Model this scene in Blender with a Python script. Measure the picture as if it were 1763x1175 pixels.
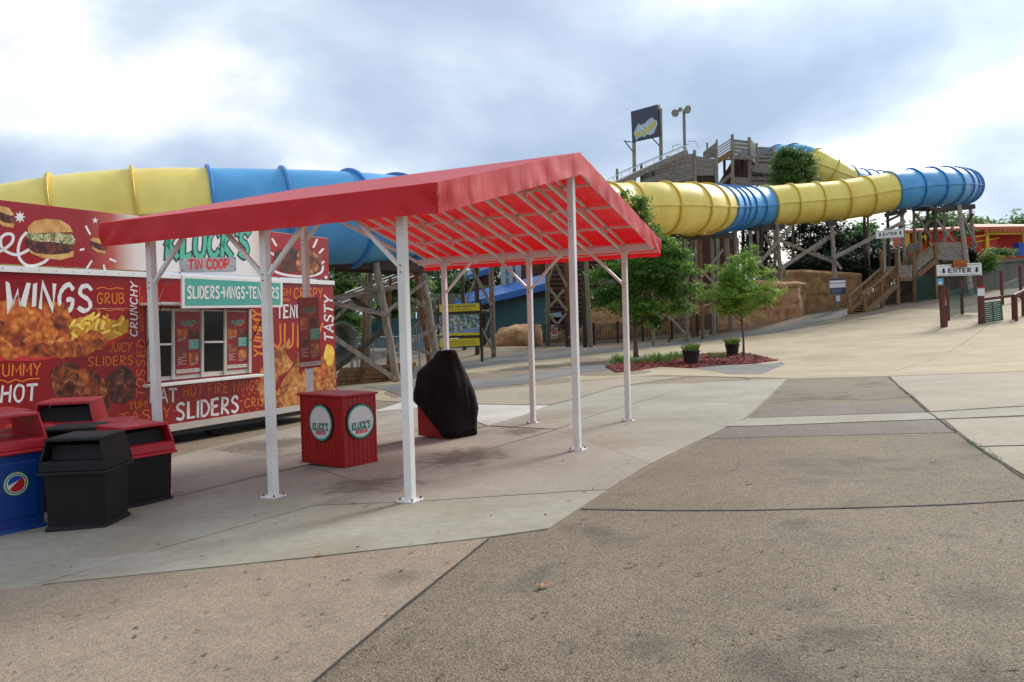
import bpy, bmesh, math, random
import numpy as np
from mathutils import Vector, Matrix, noise as mnoise
random.seed(7)
for o in list(bpy.data.objects): bpy.data.objects.remove(o)
SC = bpy.context.scene
COL = SC.collection
# ------------------------------------------------------------------ camera
S = 1.2                       # metres per survey unit
CAMZ = 1.6*S
FPX, PIT, ROL = 1399.2, -0.0253, -0.0281
cd = bpy.data.cameras.new('camera'); cam = bpy.data.objects.new('camera', cd); COL.objects.link(cam)
cd.sensor_width = 36; cd.lens = 36*FPX/1763; cd.clip_start = 0.05; cd.clip_end = 3000
_f = Vector((0, math.cos(PIT), math.sin(PIT))); _u = Vector((0, -math.sin(PIT), math.cos(PIT))); _x = Vector((1, 0, 0))
_r = _x*math.cos(ROL)+_u*math.sin(ROL); _up = _u*math.cos(ROL)-_x*math.sin(ROL)
cam.matrix_world = Matrix(((_r.x, _up.x, -_f.x, 0), (_r.y, _up.y, -_f.y, 0), (_r.z, _up.z, -_f.z, CAMZ), (0, 0, 0, 1)))
SC.camera = cam
# ------------------------------------------------------------------ world, sun, exposure
SUN_AZ, SUN_EL = math.radians(42), math.radians(34)      # azimuth clockwise from +Y
wd = bpy.data.worlds.new('World'); SC.world = wd; wd.use_nodes = True
nt = wd.node_tree; nt.nodes.clear()
def N(t, **k):
    n = nt.nodes.new(t)
    for a, b in k.items(): setattr(n, a, b)
    return n
wo = N('ShaderNodeOutputWorld'); bg1 = N('ShaderNodeBackground'); bg2 = N('ShaderNodeBackground'); mx = N('ShaderNodeMixShader')
sky = N('ShaderNodeTexSky', sky_type='NISHITA'); sky.sun_disc = False; sky.sun_elevation = SUN_EL; sky.sun_rotation = SUN_AZ
sky.air_density = 1.0; sky.dust_density = 2.0
bg1.inputs[1].default_value = 0.1
nt.links.new(sky.outputs[0], bg1.inputs[0])
tc = N('ShaderNodeTexCoord'); sp = N('ShaderNodeSeparateXYZ'); nt.links.new(tc.outputs['Generated'], sp.inputs[0])
za = N('ShaderNodeMath', operation='MAXIMUM'); za.inputs[1].default_value = 0.0; nt.links.new(sp.outputs[2], za.inputs[0])
zb = N('ShaderNodeMath', operation='ADD'); zb.inputs[1].default_value = 0.42; nt.links.new(za.outputs[0], zb.inputs[0])
dx = N('ShaderNodeMath', operation='DIVIDE'); dy = N('ShaderNodeMath', operation='DIVIDE')
nt.links.new(sp.outputs[0], dx.inputs[0]); nt.links.new(zb.outputs[0], dx.inputs[1])
nt.links.new(sp.outputs[1], dy.inputs[0]); nt.links.new(zb.outputs[0], dy.inputs[1])
cb = N('ShaderNodeCombineXYZ'); nt.links.new(dx.outputs[0], cb.inputs[0]); nt.links.new(dy.outputs[0], cb.inputs[1])
def wnoise(scale, detail, rough, off, dist=0.3):
    mp = N('ShaderNodeMapping'); mp.inputs['Location'].default_value = off
    nt.links.new(cb.outputs[0], mp.inputs[0])
    n = N('ShaderNodeTexNoise'); n.inputs['Scale'].default_value = scale; n.inputs['Detail'].default_value = detail
    n.inputs['Roughness'].default_value = rough; n.inputs['Distortion'].default_value = dist
    nt.links.new(mp.outputs[0], n.inputs['Vector']); return n
def wramp(src, stops):
    r = N('ShaderNodeValToRGB'); e = r.color_ramp.elements
    while len(e) < len(stops): e.new(0.5)
    for i, (p, c) in enumerate(stops): e[i].position = p; e[i].color = (*c, 1) if len(c) == 3 else c
    nt.links.new(src, r.inputs[0]); return r
n1 = wnoise(1.3, 7, 0.52, (3.1, 1.7, 0), .1); n2 = wnoise(1.75, 9, 0.50, (2.6, 6.2, 0), .15)
cov = wramp(n1.outputs[0], [(0.33, (.25, .25, .25)), (0.47, (1, 1, 1))])
cc = wramp(n2.outputs[0], [(0.35, (0.34, 0.44, 0.58)), (0.44, (0.43, 0.53, 0.67)), (0.51, (0.54, 0.635, 0.755)), (0.57, (0.74, 0.79, 0.85)), (0.635, (0.94, 0.96, 0.98))])
# thin cloud in front of the hidden sun scatters its light forward
sdv = (math.sin(SUN_AZ)*math.cos(SUN_EL), math.cos(SUN_AZ)*math.cos(SUN_EL), math.sin(SUN_EL))
dt = N('ShaderNodeVectorMath', operation='DOT_PRODUCT'); nt.links.new(tc.outputs['Generated'], dt.inputs[0]); dt.inputs[1].default_value = sdv
dm = N('ShaderNodeMath', operation='MAXIMUM'); dm.inputs[1].default_value = 0; nt.links.new(dt.outputs['Value'], dm.inputs[0])
dp = N('ShaderNodeMath', operation='POWER'); dp.inputs[1].default_value = 14; nt.links.new(dm.outputs[0], dp.inputs[0])
ds = N('ShaderNodeMath', operation='MULTIPLY_ADD'); ds.inputs[1].default_value = .8; ds.inputs[2].default_value = 1.0; nt.links.new(dp.outputs[0], ds.inputs[0])
nt.links.new(ds.outputs[0], bg2.inputs[1])
nt.links.new(cc.outputs[0], bg2.inputs[0])
nt.links.new(cov.outputs[0], mx.inputs[0]); nt.links.new(bg1.outputs[0], mx.inputs[1]); nt.links.new(bg2.outputs[0], mx.inputs[2])
nt.links.new(mx.outputs[0], wo.inputs[0])
sl = bpy.data.lights.new('sun', 'SUN'); sl.energy = 3.0; sl.angle = math.radians(18); sl.color = (1.0, 0.95, 0.87)
sun = bpy.data.objects.new('sun', sl); COL.objects.link(sun)
sd = Vector((math.sin(SUN_AZ)*math.cos(SUN_EL), math.cos(SUN_AZ)*math.cos(SUN_EL), math.sin(SUN_EL)))
sun.rotation_euler = sd.to_track_quat('Z', 'Y').to_euler()
SC.view_settings.view_transform = 'Standard'; SC.view_settings.look = 'None'
SC.view_settings.exposure = 0.36; SC.view_settings.gamma = 1.0
# ------------------------------------------------------------------ survey helpers
BX, BY, TH = -2.2721*S, 7.5744*S, -0.4762
CT, ST = math.cos(TH), math.sin(TH)
def UV(u, v, z): return Vector((BX+u*CT-v*ST, BY+u*ST+v*CT, z))       # canopy axes: u along its ridge, v across
AU, AV, AZ = Vector((CT, ST, 0)), Vector((-ST, CT, 0)), Vector((0, 0, 1))
CAM = Vector((0, 0, CAMZ))
def ray(px, py):
    X = (px-881.5)/FPX; U = -(py-587.5)/FPX
    x = X*math.cos(ROL)-U*math.sin(ROL); uz = X*math.sin(ROL)+U*math.cos(ROL)
    return Vector((x, math.cos(PIT)-uz*math.sin(PIT), math.sin(PIT)+uz*math.cos(PIT)))
def at(px, py, Y):
    d = ray(px, py); return CAM+d*(Y/d.y)
def onplane(px, py, p0, n):
    d = ray(px, py); return CAM+d*((p0-CAM).dot(n)/d.dot(n))
# terrain: thin plate spline through surveyed ground points
GN = (0.0528*CT, 0.0528*ST)
def hplane(x, y): return GN[0]*(x-BX)+GN[1]*(y-BY)
cp = []
for u in (-6.5, -3.5, -1, 1.5, 4.5, 7.5):
    for v in (-8, -5, -2, 1, 4, 7):
        p = UV(u*S, v*S, 0); cp.append((p.x, p.y, hplane(p.x, p.y)))
for (px, py, Y) in ((680, 660, 28.8), (860, 600, 50), (985, 598, 55), (1095, 617, 36), (1280, 622, 32.4), (845, 612, 48), (1180, 585, 60), (1245, 570, 62),
                    (1475, 540, 60), (1622, 562, 46), (1690, 558, 45), (1763, 640, 19.5), (1700, 520, 58), (1763, 500, 62), (1440, 533, 66), (760, 650, 27), (1340, 645, 24)):
    p = at(px, py, Y); cp.append((p.x, p.y, p.z))
for q in ((-22, 20, -.45), (-25, 45, -.5), (-12, 70, -.2), (10, 85, 1.2), (40, 90, 3.5), (80, 60, 4), (70, 25, 2.2), (40, 8, 1.7), (-40, 100, 0), (0, 130, 1.5), (90, 130, 5), (-70, 40, -.6), (-40, 5, -.7), (40, 130, 4)):
    cp.append(q)
cp = np.array(cp)
def _tk(r2): return np.where(r2 > 1e-9, r2*np.log(np.maximum(r2, 1e-9)), 0)
_n = len(cp); _A = np.zeros((_n+3, _n+3)); _d = ((cp[:, None, :2]-cp[None, :, :2])**2).sum(2)
_A[:_n, :_n] = _tk(_d)+np.eye(_n)*0.5; _A[:_n, _n] = 1; _A[:_n, _n+1:] = cp[:, :2]; _A[_n, :_n] = 1; _A[_n+1:, :_n] = cp[:, :2].T
_wt = np.linalg.solve(_A, np.concatenate([cp[:, 2], np.zeros(3)]))
def hz(xs, ys):
    xs, ys = np.atleast_1d(np.asarray(xs, float)), np.atleast_1d(np.asarray(ys, float))
    xs = np.clip(xs, -75, 95); ys = np.clip(ys, -8, 135)
    r2 = (xs[:, None]-cp[None, :, 0])**2+(ys[:, None]-cp[None, :, 1])**2
    return _tk(r2)@_wt[:_n]+_wt[_n]+_wt[_n+1]*xs+_wt[_n+2]*ys
def h1(x, y): return float(hz(x, y)[0])
_ts = np.concatenate([np.arange(1.5, 20, .1), np.arange(20, 140, .4)])
def gp(px, py, lift=0.0):                     # the ground point seen at a photo pixel
    d = ray(px, py); X, Y, Z = d.x*_ts, d.y*_ts, CAMZ+d.z*_ts
    g = Z-hz(X, Y); k = int(np.argmax(g < 0)) if (g < 0).any() else len(_ts)-1
    k = max(k, 1); a, b = g[k-1], g[k]; t = _ts[k-1]+(_ts[k]-_ts[k-1])*(a/(a-b) if a != b else 0)
    x, y = d.x*t, d.y*t
    return Vector((x, y, h1(x, y)+lift))
# ------------------------------------------------------------------ object helpers
def lin(r, g, b):
    f = lambda c: (c/255/12.92) if c/255 <= .04045 else ((c/255+.055)/1.055)**2.4
    return (f(r), f(g), f(b))
def tag(o, label=None, cat=None, group=None, kind=None):
    if label: o['label'] = label
    if cat: o['category'] = cat
    if group: o['group'] = group
    if kind: o['kind'] = kind
    return o
def thing(name, label, cat, loc=(0, 0, 0), group=None):
    o = bpy.data.objects.new(name, None); COL.objects.link(o); o.location = loc; o.empty_display_size = .2
    return tag(o, label, cat, group)
def base_of(o):
    v = Vector((0, 0, 0))
    while o: v = v+Vector(o.location); o = o.parent
    return v
class MB:
    def __init__(s): s.v = []; s.f = []
    def poly(s, pts):
        n = len(s.v); s.v += [Vector(p) for p in pts]; s.f.append(list(range(n, n+len(pts)))); return s
    def prism(s, pts, vec):
        n = len(s.v); k = len(pts); vec = Vector(vec)
        s.v += [Vector(p) for p in pts]+[Vector(p)+vec for p in pts]
        s.f.append(list(range(n, n+k))); s.f.append(list(range(n+2*k-1, n+k-1, -1)))
        for i in range(k): j = (i+1) % k; s.f.append([n+i, n+j, n+k+j, n+k+i])
        return s
    def box(s, c, size, ax=None):
        c = Vector(c); X, Y, Z = ax or (Vector((1, 0, 0)), Vector((0, 1, 0)), Vector((0, 0, 1)))
        a, b, d = size[0]/2, size[1]/2, size[2]/2
        s.prism([c-X*a-Y*b-Z*d, c+X*a-Y*b-Z*d, c+X*a+Y*b-Z*d, c-X*a+Y*b-Z*d], Z*(2*d)); return s
    def beam(s, p0, p1, w, h, up=(0, 0, 1)):
        p0, p1 = Vector(p0), Vector(p1); d = (p1-p0).normalized(); sd_ = d.cross(Vector(up))
        if sd_.length < 1e-3: sd_ = d.cross(Vector((0, 1, 0)))
        sd_.normalize(); u_ = sd_.cross(d)
        a, b = sd_*(w/2), u_*(h/2)
        s.prism([p0-a-b, p0+a-b, p0+a+b, p0-a+b], p1-p0); return s
    def cyl(s, p0, p1, r0, r1=None, n=10, cap=True):
        r1 = r0 if r1 is None else r1; p0, p1 = Vector(p0), Vector(p1); d = (p1-p0).normalized()
        a = d.orthogonal().normalized(); b = d.cross(a); m = len(s.v)
        for p, r in ((p0, r0), (p1, r1)):
            for i in range(n):
                t = 2*math.pi*i/n; s.v.append(p+a*(r*math.cos(t))+b*(r*math.sin(t)))
        for i in range(n): j = (i+1) % n; s.f.append([m+i, m+j, m+n+j, m+n+i])
        if cap: s.f.append([m+i for i in range(n-1, -1, -1)]); s.f.append([m+n+i for i in range(n)])
        return s
    def path(s, pts, r, n=6):
        pts = [Vector(p) for p in pts]
        for a, b in zip(pts, pts[1:]): s.cyl(a, b, r, r, n)
        return s
    def loft(s, rings, closed=True, cap=False):
        m = len(s.v); k = len(rings[0])
        for r in rings: s.v += [Vector(p) for p in r]
        for i in range(len(rings)-1):
            for j in range(k if closed else k-1):
                q = (j+1) % k; s.f.append([m+i*k+j, m+i*k+q, m+(i+1)*k+q, m+(i+1)*k+j])
        if cap: s.f.append([m+j for j in range(k-1, -1, -1)]); s.f.append([m+(len(rings)-1)*k+j for j in range(k)])
        return s
    def build(s, name, m, parent=None, smooth=False, bevel=0, fix=True, world=True, angle=None):
        off = base_of(parent) if (parent and world) else Vector((0, 0, 0))
        me = bpy.data.meshes.new(name); me.from_pydata([tuple(v-off) for v in s.v], [], s.f); me.validate()
        if fix:
            bm = bmesh.new(); bm.from_mesh(me); bmesh.ops.recalc_face_normals(bm, faces=bm.faces); bm.to_mesh(me); bm.free()
        if isinstance(m, (list, tuple)):
            for q in m: me.materials.append(q)
        else: me.materials.append(m)
        o = bpy.data.objects.new(name, me); COL.objects.link(o)
        if parent: o.parent = parent
        if smooth:
            for p in me.polygons: p.use_smooth = True
            if angle:
                me.update()
                try: me.set_sharp_from_angle(angle=math.radians(angle))
                except Exception: pass
        if bevel:
            b = o.modifiers.new('bevel', 'BEVEL'); b.width = bevel; b.segments = 2; b.limit_method = 'ANGLE'
        return o
def copy_tree(o, parent=None):
    c_ = o.copy(); COL.objects.link(c_); c_.parent = parent
    for ch in list(o.children): copy_tree(ch, c_)
    return c_
# ------------------------------------------------------------------ materials
def mat(name, col, rough=.6, var=.15, scale=3.0, bump=0.0, bscale=60.0, metal=0.0, col2=None, stretch=(1, 1, 1), spec=.5, detail=5, contrast=(.35, .68), trans=0.0, coat=0.0):
    m = bpy.data.materials.new(name); m.use_nodes = True; t = m.node_tree; b = t.nodes['Principled BSDF']
    def n(ty): return t.nodes.new(ty)
    tcn = n('ShaderNodeTexCoord'); mp = n('ShaderNodeMapping'); mp.inputs['Scale'].default_value = stretch
    t.links.new(tcn.outputs['Object'], mp.inputs[0])
    nz = n('ShaderNodeTexNoise'); nz.inputs['Scale'].default_value = scale; nz.inputs['Detail'].default_value = detail; nz.inputs['Roughness'].default_value = .62
    t.links.new(mp.outputs[0], nz.inputs['Vector'])
    r = n('ShaderNodeValToRGB'); r.color_ramp.elements[0].position = contrast[0]; r.color_ramp.elements[1].position = contrast[1]
    c0 = col2 if col2 else tuple(c*(1-var) for c in col); c1 = col if col2 else tuple(min(1, c*(1+var)) for c in col)
    r.color_ramp.elements[0].color = (*c0, 1); r.color_ramp.elements[1].color = (*c1, 1)
    t.links.new(nz.outputs[0], r.inputs[0]); t.links.new(r.outputs[0], b.inputs['Base Color'])
    b.inputs['Roughness'].default_value = rough; b.inputs['Metallic'].default_value = metal; b.inputs['Specular IOR Level'].default_value = spec
    if coat: b.inputs['Coat Weight'].default_value = coat
    if bump:
        bn = n('ShaderNodeTexNoise'); bn.inputs['Scale'].default_value = bscale; bn.inputs['Detail'].default_value = 4
        t.links.new(mp.outputs[0], bn.inputs['Vector'])
        bp = n('ShaderNodeBump'); bp.inputs['Strength'].default_value = bump; bp.inputs['Distance'].default_value = .02
        t.links.new(bn.outputs[0], bp.inputs['Height']); t.links.new(bp.outputs[0], b.inputs['Normal'])
    if trans:
        tr = n('ShaderNodeBsdfTranslucent'); t.links.new(r.outputs[0], tr.inputs[0]); ms = n('ShaderNodeMixShader'); ms.inputs[0].default_value = trans
        t.links.new(b.outputs[0], ms.inputs[1]); t.links.new(tr.outputs[0], ms.inputs[2]); t.links.new(ms.outputs[0], t.nodes['Material Output'].inputs[0])
    return m
def pavement(name, c_lo, c_hi, grain, gscale, gmix, rough=.85, stain=None, bump=.25, spots=None):
    """large soft variation x aggregate speckle (+ dark stain patches)"""
    m = bpy.data.materials.new(name); m.use_nodes = True; t = m.node_tree; b = t.nodes['Principled BSDF']
    n = t.nodes.new; L = t.links.new
    tcn = n('ShaderNodeTexCoord')
    a = n('ShaderNodeTexNoise'); a.inputs['Scale'].default_value = .55; a.inputs['Detail'].default_value = 7; a.inputs['Roughness'].default_value = .6; L(tcn.outputs['Object'], a.inputs['Vector'])
    r = n('ShaderNodeValToRGB'); r.color_ramp.elements[0].position = .34; r.color_ramp.elements[1].position = .66
    r.color_ramp.elements[0].color = (*c_lo, 1); r.color_ramp.elements[1].color = (*c_hi, 1); L(a.outputs[0], r.inputs[0])
    v = n('ShaderNodeTexVoronoi'); v.inputs['Scale'].default_value = gscale; L(tcn.outputs['Object'], v.inputs['Vector'])
    vb = n('ShaderNodeRGBToBW'); L(v.outputs['Color'], vb.inputs[0])
    vr = n('ShaderNodeValToRGB'); e = vr.color_ramp.elements; e.new(.5)
    for i, (p, c_) in enumerate(grain): e[i].position = p; e[i].color = (c_, c_*.99, c_*.97, 1)
    L(vb.outputs[0], vr.inputs[0])
    mxn = n('ShaderNodeMix'); mxn.data_type = 'RGBA'; mxn.blend_type = 'MULTIPLY'; mxn.inputs[0].default_value = gmix
    L(r.outputs[0], mxn.inputs[6]); L(vr.outputs[0], mxn.inputs[7]); out = mxn.outputs[2]
    fn = n('ShaderNodeTexNoise'); fn.inputs['Scale'].default_value = 9; fn.inputs['Detail'].default_value = 6; fn.inputs['Roughness'].default_value = .7; L(tcn.outputs['Object'], fn.inputs['Vector'])
    fr = n('ShaderNodeValToRGB'); fr.color_ramp.elements[0].position = .3; fr.color_ramp.elements[1].position = .7
    fr.color_ramp.elements[0].color = (.86, .86, .86, 1); fr.color_ramp.elements[1].color = (1.1, 1.1, 1.1, 1); L(fn.outputs[0], fr.inputs[0])
    m2 = n('ShaderNodeMix'); m2.data_type = 'RGBA'; m2.blend_type = 'MULTIPLY'; m2.inputs[0].default_value = 1; L(out, m2.inputs[6]); L(fr.outputs[0], m2.inputs[7]); out = m2.outputs[2]
    if stain:
        col, lo, hi, sc, mixf = stain
        s_ = n('ShaderNodeTexNoise'); s_.inputs['Scale'].default_value = sc; s_.inputs['Detail'].default_value = 6; s_.inputs['Distortion'].default_value = .6; L(tcn.outputs['Object'], s_.inputs['Vector'])
        sr = n('ShaderNodeValToRGB'); sr.color_ramp.elements[0].position = lo; sr.color_ramp.elements[1].position = hi
        sr.color_ramp.elements[0].color = (0, 0, 0, 1); sr.color_ramp.elements[1].color = (mixf, mixf, mixf, 1); L(s_.outputs[0], sr.inputs[0])
        m3 = n('ShaderNodeMix'); m3.data_type = 'RGBA'; L(sr.outputs[0], m3.inputs[0]); L(out, m3.inputs[6])
        m4 = n('ShaderNodeMix'); m4.data_type = 'RGBA'; m4.blend_type = 'MULTIPLY'; m4.inputs[0].default_value = 1; L(out, m4.inputs[6]); m4.inputs[7].default_value = (*col, 1)
        L(m4.outputs[2], m3.inputs[7]); out = m3.outputs[2]
    L(out, b.inputs['Base Color']); b.inputs['Roughness'].default_value = rough; b.inputs['Specular IOR Level'].default_value = .3
    bp = n('ShaderNodeBump'); bp.inputs['Strength'].default_value = bump; bp.inputs['Distance'].default_value = .006
    L(v.outputs['Distance'], bp.inputs['Height']); L(bp.outputs[0], b.inputs['Normal'])
    return m
M = {}
M['asphalt'] = pavement('asphalt', lin(116, 104, 88), lin(130, 118, 101), [(.12, .40), (.45, .9), (.85, 1.6)], 140, .95, stain=((.52, .54, .58), .56, .68, .9, .8), bump=.7)
M['asphalt_dark'] = pavement('asphalt_dark', lin(106, 97, 88), lin(121, 112, 101), [(.15, .5), (.45, .9), (.85, 1.5)], 95, .9, bump=.5)
M['asphalt_far'] = pavement('asphalt_far', lin(104, 103, 102), lin(126, 123, 118), [(.15, .6), (.45, 1), (.85, 1.3)], 60, .7, bump=.2, stain=((.7, .72, .76), .5, .6, .4, .8))
M['aggregate'] = pavement('exposed_aggregate', lin(137, 122, 105), lin(149, 134, 116), [(.12, .62), (.5, 1), (.9, 1.35)], 110, .85, bump=.35, stain=((.78, .76, .75), .55, .75, .6, .6))
M['concrete'] = pavement('concrete', lin(146, 141, 127), lin(160, 155, 141), [(.1, .9), (.5, 1), (.9, 1.08)], 140, .6, bump=.1, stain=((.84, .78, .72), .48, .66, .5, .9))
M['concrete_brown'] = pavement('concrete_worn', lin(142, 134, 123), lin(158, 151, 139), [(.1, .88), (.5, 1), (.9, 1.1)], 140, .7, bump=.12, stain=((.70, .64, .60), .54, .7, .45, .8))
M['concrete_white'] = pavement('concrete_pale', lin(176, 172, 162), lin(196, 192, 184), [(.1, .92), (.5, 1), (.9, 1.06)], 120, .6, bump=.08)
M['tan'] = pavement('tan_pavement', lin(158, 144, 116), lin(174, 160, 132), [(.1, .88), (.5, 1), (.9, 1.1)], 70, .6, bump=.1, stain=((.8, .78, .76), .5, .64, .25, .7))
M['pinkish'] = pavement('pinkish_concrete', lin(150, 139, 122), lin(162, 151, 134), [(.1, .88), (.5, 1), (.9, 1.1)], 90, .7, bump=.12, stain=((.82, .8, .8), .5, .66, .4, .6))
M['ground'] = pavement('ground', lin(120, 106, 88), lin(138, 124, 104), [(.15, .6), (.5, 1), (.85, 1.3)], 60, .8, bump=.3)
M['tar'] = mat('tar', lin(78, 78, 78), .9, .2, 8, spec=.1)
M['white_steel'] = mat('white_steel', lin(228, 225, 220), .38, .05, 2, col2=lin(214, 208, 202), contrast=(.3, .6))
M['steel'] = mat('steel', lin(150, 152, 155), .35, .1, 6, metal=.9)
M['bolt'] = mat('bolt_steel', lin(105, 95, 88), .5, .2, 20, metal=.7)
M['white'] = mat('white_paint', lin(222, 220, 216), .45, .04, 3)
M['offwhite'] = mat('offwhite_frame', lin(186, 178, 168), .5, .06, 4)
M['black'] = mat('black_print', lin(18, 18, 20), .5, .2, 5)
M['glass'] = mat('dark_glass', lin(14, 15, 17), .12, .3, 2, spec=.3)
M['rubber'] = mat('rubber', lin(22, 22, 23), .8, .2, 10)
M['teal'] = mat('teal_paint', lin(62, 158, 142), .5, .05, 3)
M['teal_print'] = mat('teal_print', lin(70, 178, 150), .5, .04, 3)
M['truck_red'] = mat('truck_red', lin(150, 15, 22), .3, .1, .7, col2=lin(130, 10, 18), contrast=(.3, .7))
M['orange'] = mat('orange_print', lin(222, 118, 22), .5, .08, 3)
M['fire'] = mat('dull_orange_print', lin(206, 98, 32), .5, .1, 4)
M['print_white'] = mat('white_print', lin(226, 222, 220), .5, .03, 8)
M['sign_red'] = mat('sign_red', lin(196, 30, 34), .5, .05, 5)
M['kiosk_red'] = mat('kiosk_red', lin(160, 15, 11), .5, .16, 3, bump=.1, bscale=30, stretch=(4, 4, .4))
M['cover'] = mat('black_cloth', lin(20, 15, 16), .8, .35, 3, bump=.35, bscale=7, spec=.2)
M['bin_black'] = mat('bin_black', lin(20, 18, 18), .6, .2, 5, spec=.3, bump=.05, bscale=200)
M['bin_red'] = mat('bin_red', lin(178, 24, 40), .42, .12, 2.5, bump=.03, bscale=150)
M['bin_blue'] = mat('bin_blue', lin(14, 60, 132), .42, .12, 3)
M['green'] = mat('logo_green', lin(40, 110, 70), .5, .05, 3)
M['logo_blue'] = mat('logo_blue', lin(20, 80, 170), .4, .05, 3)
M['yellow_gel'] = mat('slide_yellow', lin(245, 224, 122), .42, .07, .8, col2=lin(226, 198, 92), stretch=(1, 1, .35), contrast=(.3, .7), spec=.5, bump=.02, bscale=2)
M['blue_gel'] = mat('slide_blue', lin(92, 168, 216), .42, .08, .8, col2=lin(66, 144, 198), contrast=(.3, .7), bump=.02, bscale=2)
M['yellow_edge'] = mat('slide_yellow_flange', lin(206, 172, 52), .45, .1, 4)
M['blue_edge'] = mat('slide_blue_flange', lin(52, 124, 184), .45, .1, 4)
M['wood'] = mat('weathered_wood', lin(164, 152, 136), .85, .3, 2.2, bump=.5, bscale=14, stretch=(6, 6, .6), col2=lin(112, 102, 90))
M['wood_plank'] = mat('weathered_plank', lin(158, 148, 134), .85, .3, 3, bump=.5, bscale=14, stretch=(1, 1, 5), col2=lin(104, 95, 86))
M['wood_brown'] = mat('brown_wood', lin(150, 112, 74), .8, .3, 2.5, bump=.4, bscale=14, stretch=(6, 6, .6), col2=lin(98, 68, 42))
M['wood_dark'] = mat('dark_wood', lin(70, 58, 48), .85, .3, 2.5, bump=.4, bscale=14, stretch=(5, 5, .6))
M['log_wall'] = mat('log_siding', lin(98, 62, 42), .8, .3, 2, bump=.4, bscale=12, stretch=(.6, .6, 5), col2=lin(62, 38, 27))
M['redpost'] = mat('dark_red_paint', lin(92, 40, 34), .6, .15, 4)
M['rock'] = mat('tan_rock', lin(188, 146, 102), .9, .3, 1.6, bump=1.0, bscale=5, col2=lin(140, 102, 68))
M['rockdark'] = mat('rock_crack', lin(70, 44, 28), .9, .2, 2)
M['iron'] = mat('black_iron', lin(24, 24, 26), .45, .2, 6)
M['tealwall'] = mat('teal_siding', lin(46, 92, 100), .55, .12, 1.2, stretch=(1, 1, .3))
M['blueroof'] = mat('blue_roof', lin(34, 92, 168), .4, .1, 1)
M['galv'] = mat('galvanised', lin(150, 164, 176), .4, .12, 2, metal=.5)
M['cwall'] = mat('concrete_wall', lin(132, 128, 114), .85, .15, .8, bump=.2, bscale=8, stretch=(1, 1, .35), col2=lin(104, 102, 92))
M['orange_wall'] = mat('orange_wall', lin(196, 58, 30), .6, .1, 1)
M['tile'] = mat('roof_tile', lin(190, 104, 66), .7, .2, 3)
M['ylw'] = mat('yellow_paint', lin(214, 174, 40), .5, .08, 2)
M['map_yellow'] = mat('sign_yellow', lin(206, 186, 34), .5, .08, 2)
M['boardnavy'] = mat('navy_board', lin(52, 54, 74), .45, .1, 1.5)
M['lampglass'] = mat('lamp_lens', lin(150, 146, 134), .3, .2, 8)
M['mulch'] = mat('mulch', lin(150, 46, 34), .9, .4, 12, bump=.8, bscale=40, col2=lin(86, 22, 18))
M['bark'] = mat('bark', lin(92, 78, 64), .9, .3, 4, bump=.6, bscale=20, stretch=(4, 4, .7))
M['dead_leaf'] = mat('dry_leaf', lin(158, 112, 72), .8, .3, 30)
M['pot'] = mat('planter_black', lin(24, 24, 26), .5, .2, 6)
M['mesh_green'] = mat('green_slats', lin(40, 84, 76), .6, .15, 3)
M['blue_sign'] = mat('blue_sign', lin(90, 160, 200), .5, .05, 3)
def leafmat(name, a, b, tr=.3):
    m = bpy.data.materials.new(name); m.use_nodes = True; t = m.node_tree; p = t.nodes['Principled BSDF']; n = t.nodes.new; L = t.links.new
    at_ = n('ShaderNodeAttribute'); at_.attribute_name = 'leaf_tone'; r = n('ShaderNodeValToRGB'); e = r.color_ramp.elements
    e[0].color = (*lin(*b), 1); e[1].color = (*lin(*a), 1); L(at_.outputs['Fac'], r.inputs[0]); L(r.outputs[0], p.inputs['Base Color'])
    p.inputs['Roughness'].default_value = .5; p.inputs['Specular IOR Level'].default_value = .35
    tl = n('ShaderNodeBsdfTranslucent'); L(r.outputs[0], tl.inputs[0]); ms = n('ShaderNodeMixShader'); ms.inputs[0].default_value = tr
    L(p.outputs[0], ms.inputs[1]); L(tl.outputs[0], ms.inputs[2]); L(ms.outputs[0], t.nodes['Material Output'].inputs[0]); return m
M['leaf_dark'] = leafmat('leaf_dark', (128, 168, 70), (58, 98, 40), .45)
M['leaf_bright'] = leafmat('leaf_bright', (168, 196, 80), (98, 140, 56), .42)
M['leaf_far'] = leafmat('leaf_far', (132, 160, 96), (80, 112, 62), .45)
M['leaf_deep'] = leafmat('leaf_deep', (52, 72, 44), (26, 42, 26))
M['grass'] = mat('grass_blades', lin(112, 150, 60), .6, .2, 4, col2=lin(70, 108, 42), trans=.3)
M['flowers'] = mat('planter_leaves', lin(168, 184, 92), .6, .2, 14, col2=lin(98, 132, 58), trans=.3)

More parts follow.
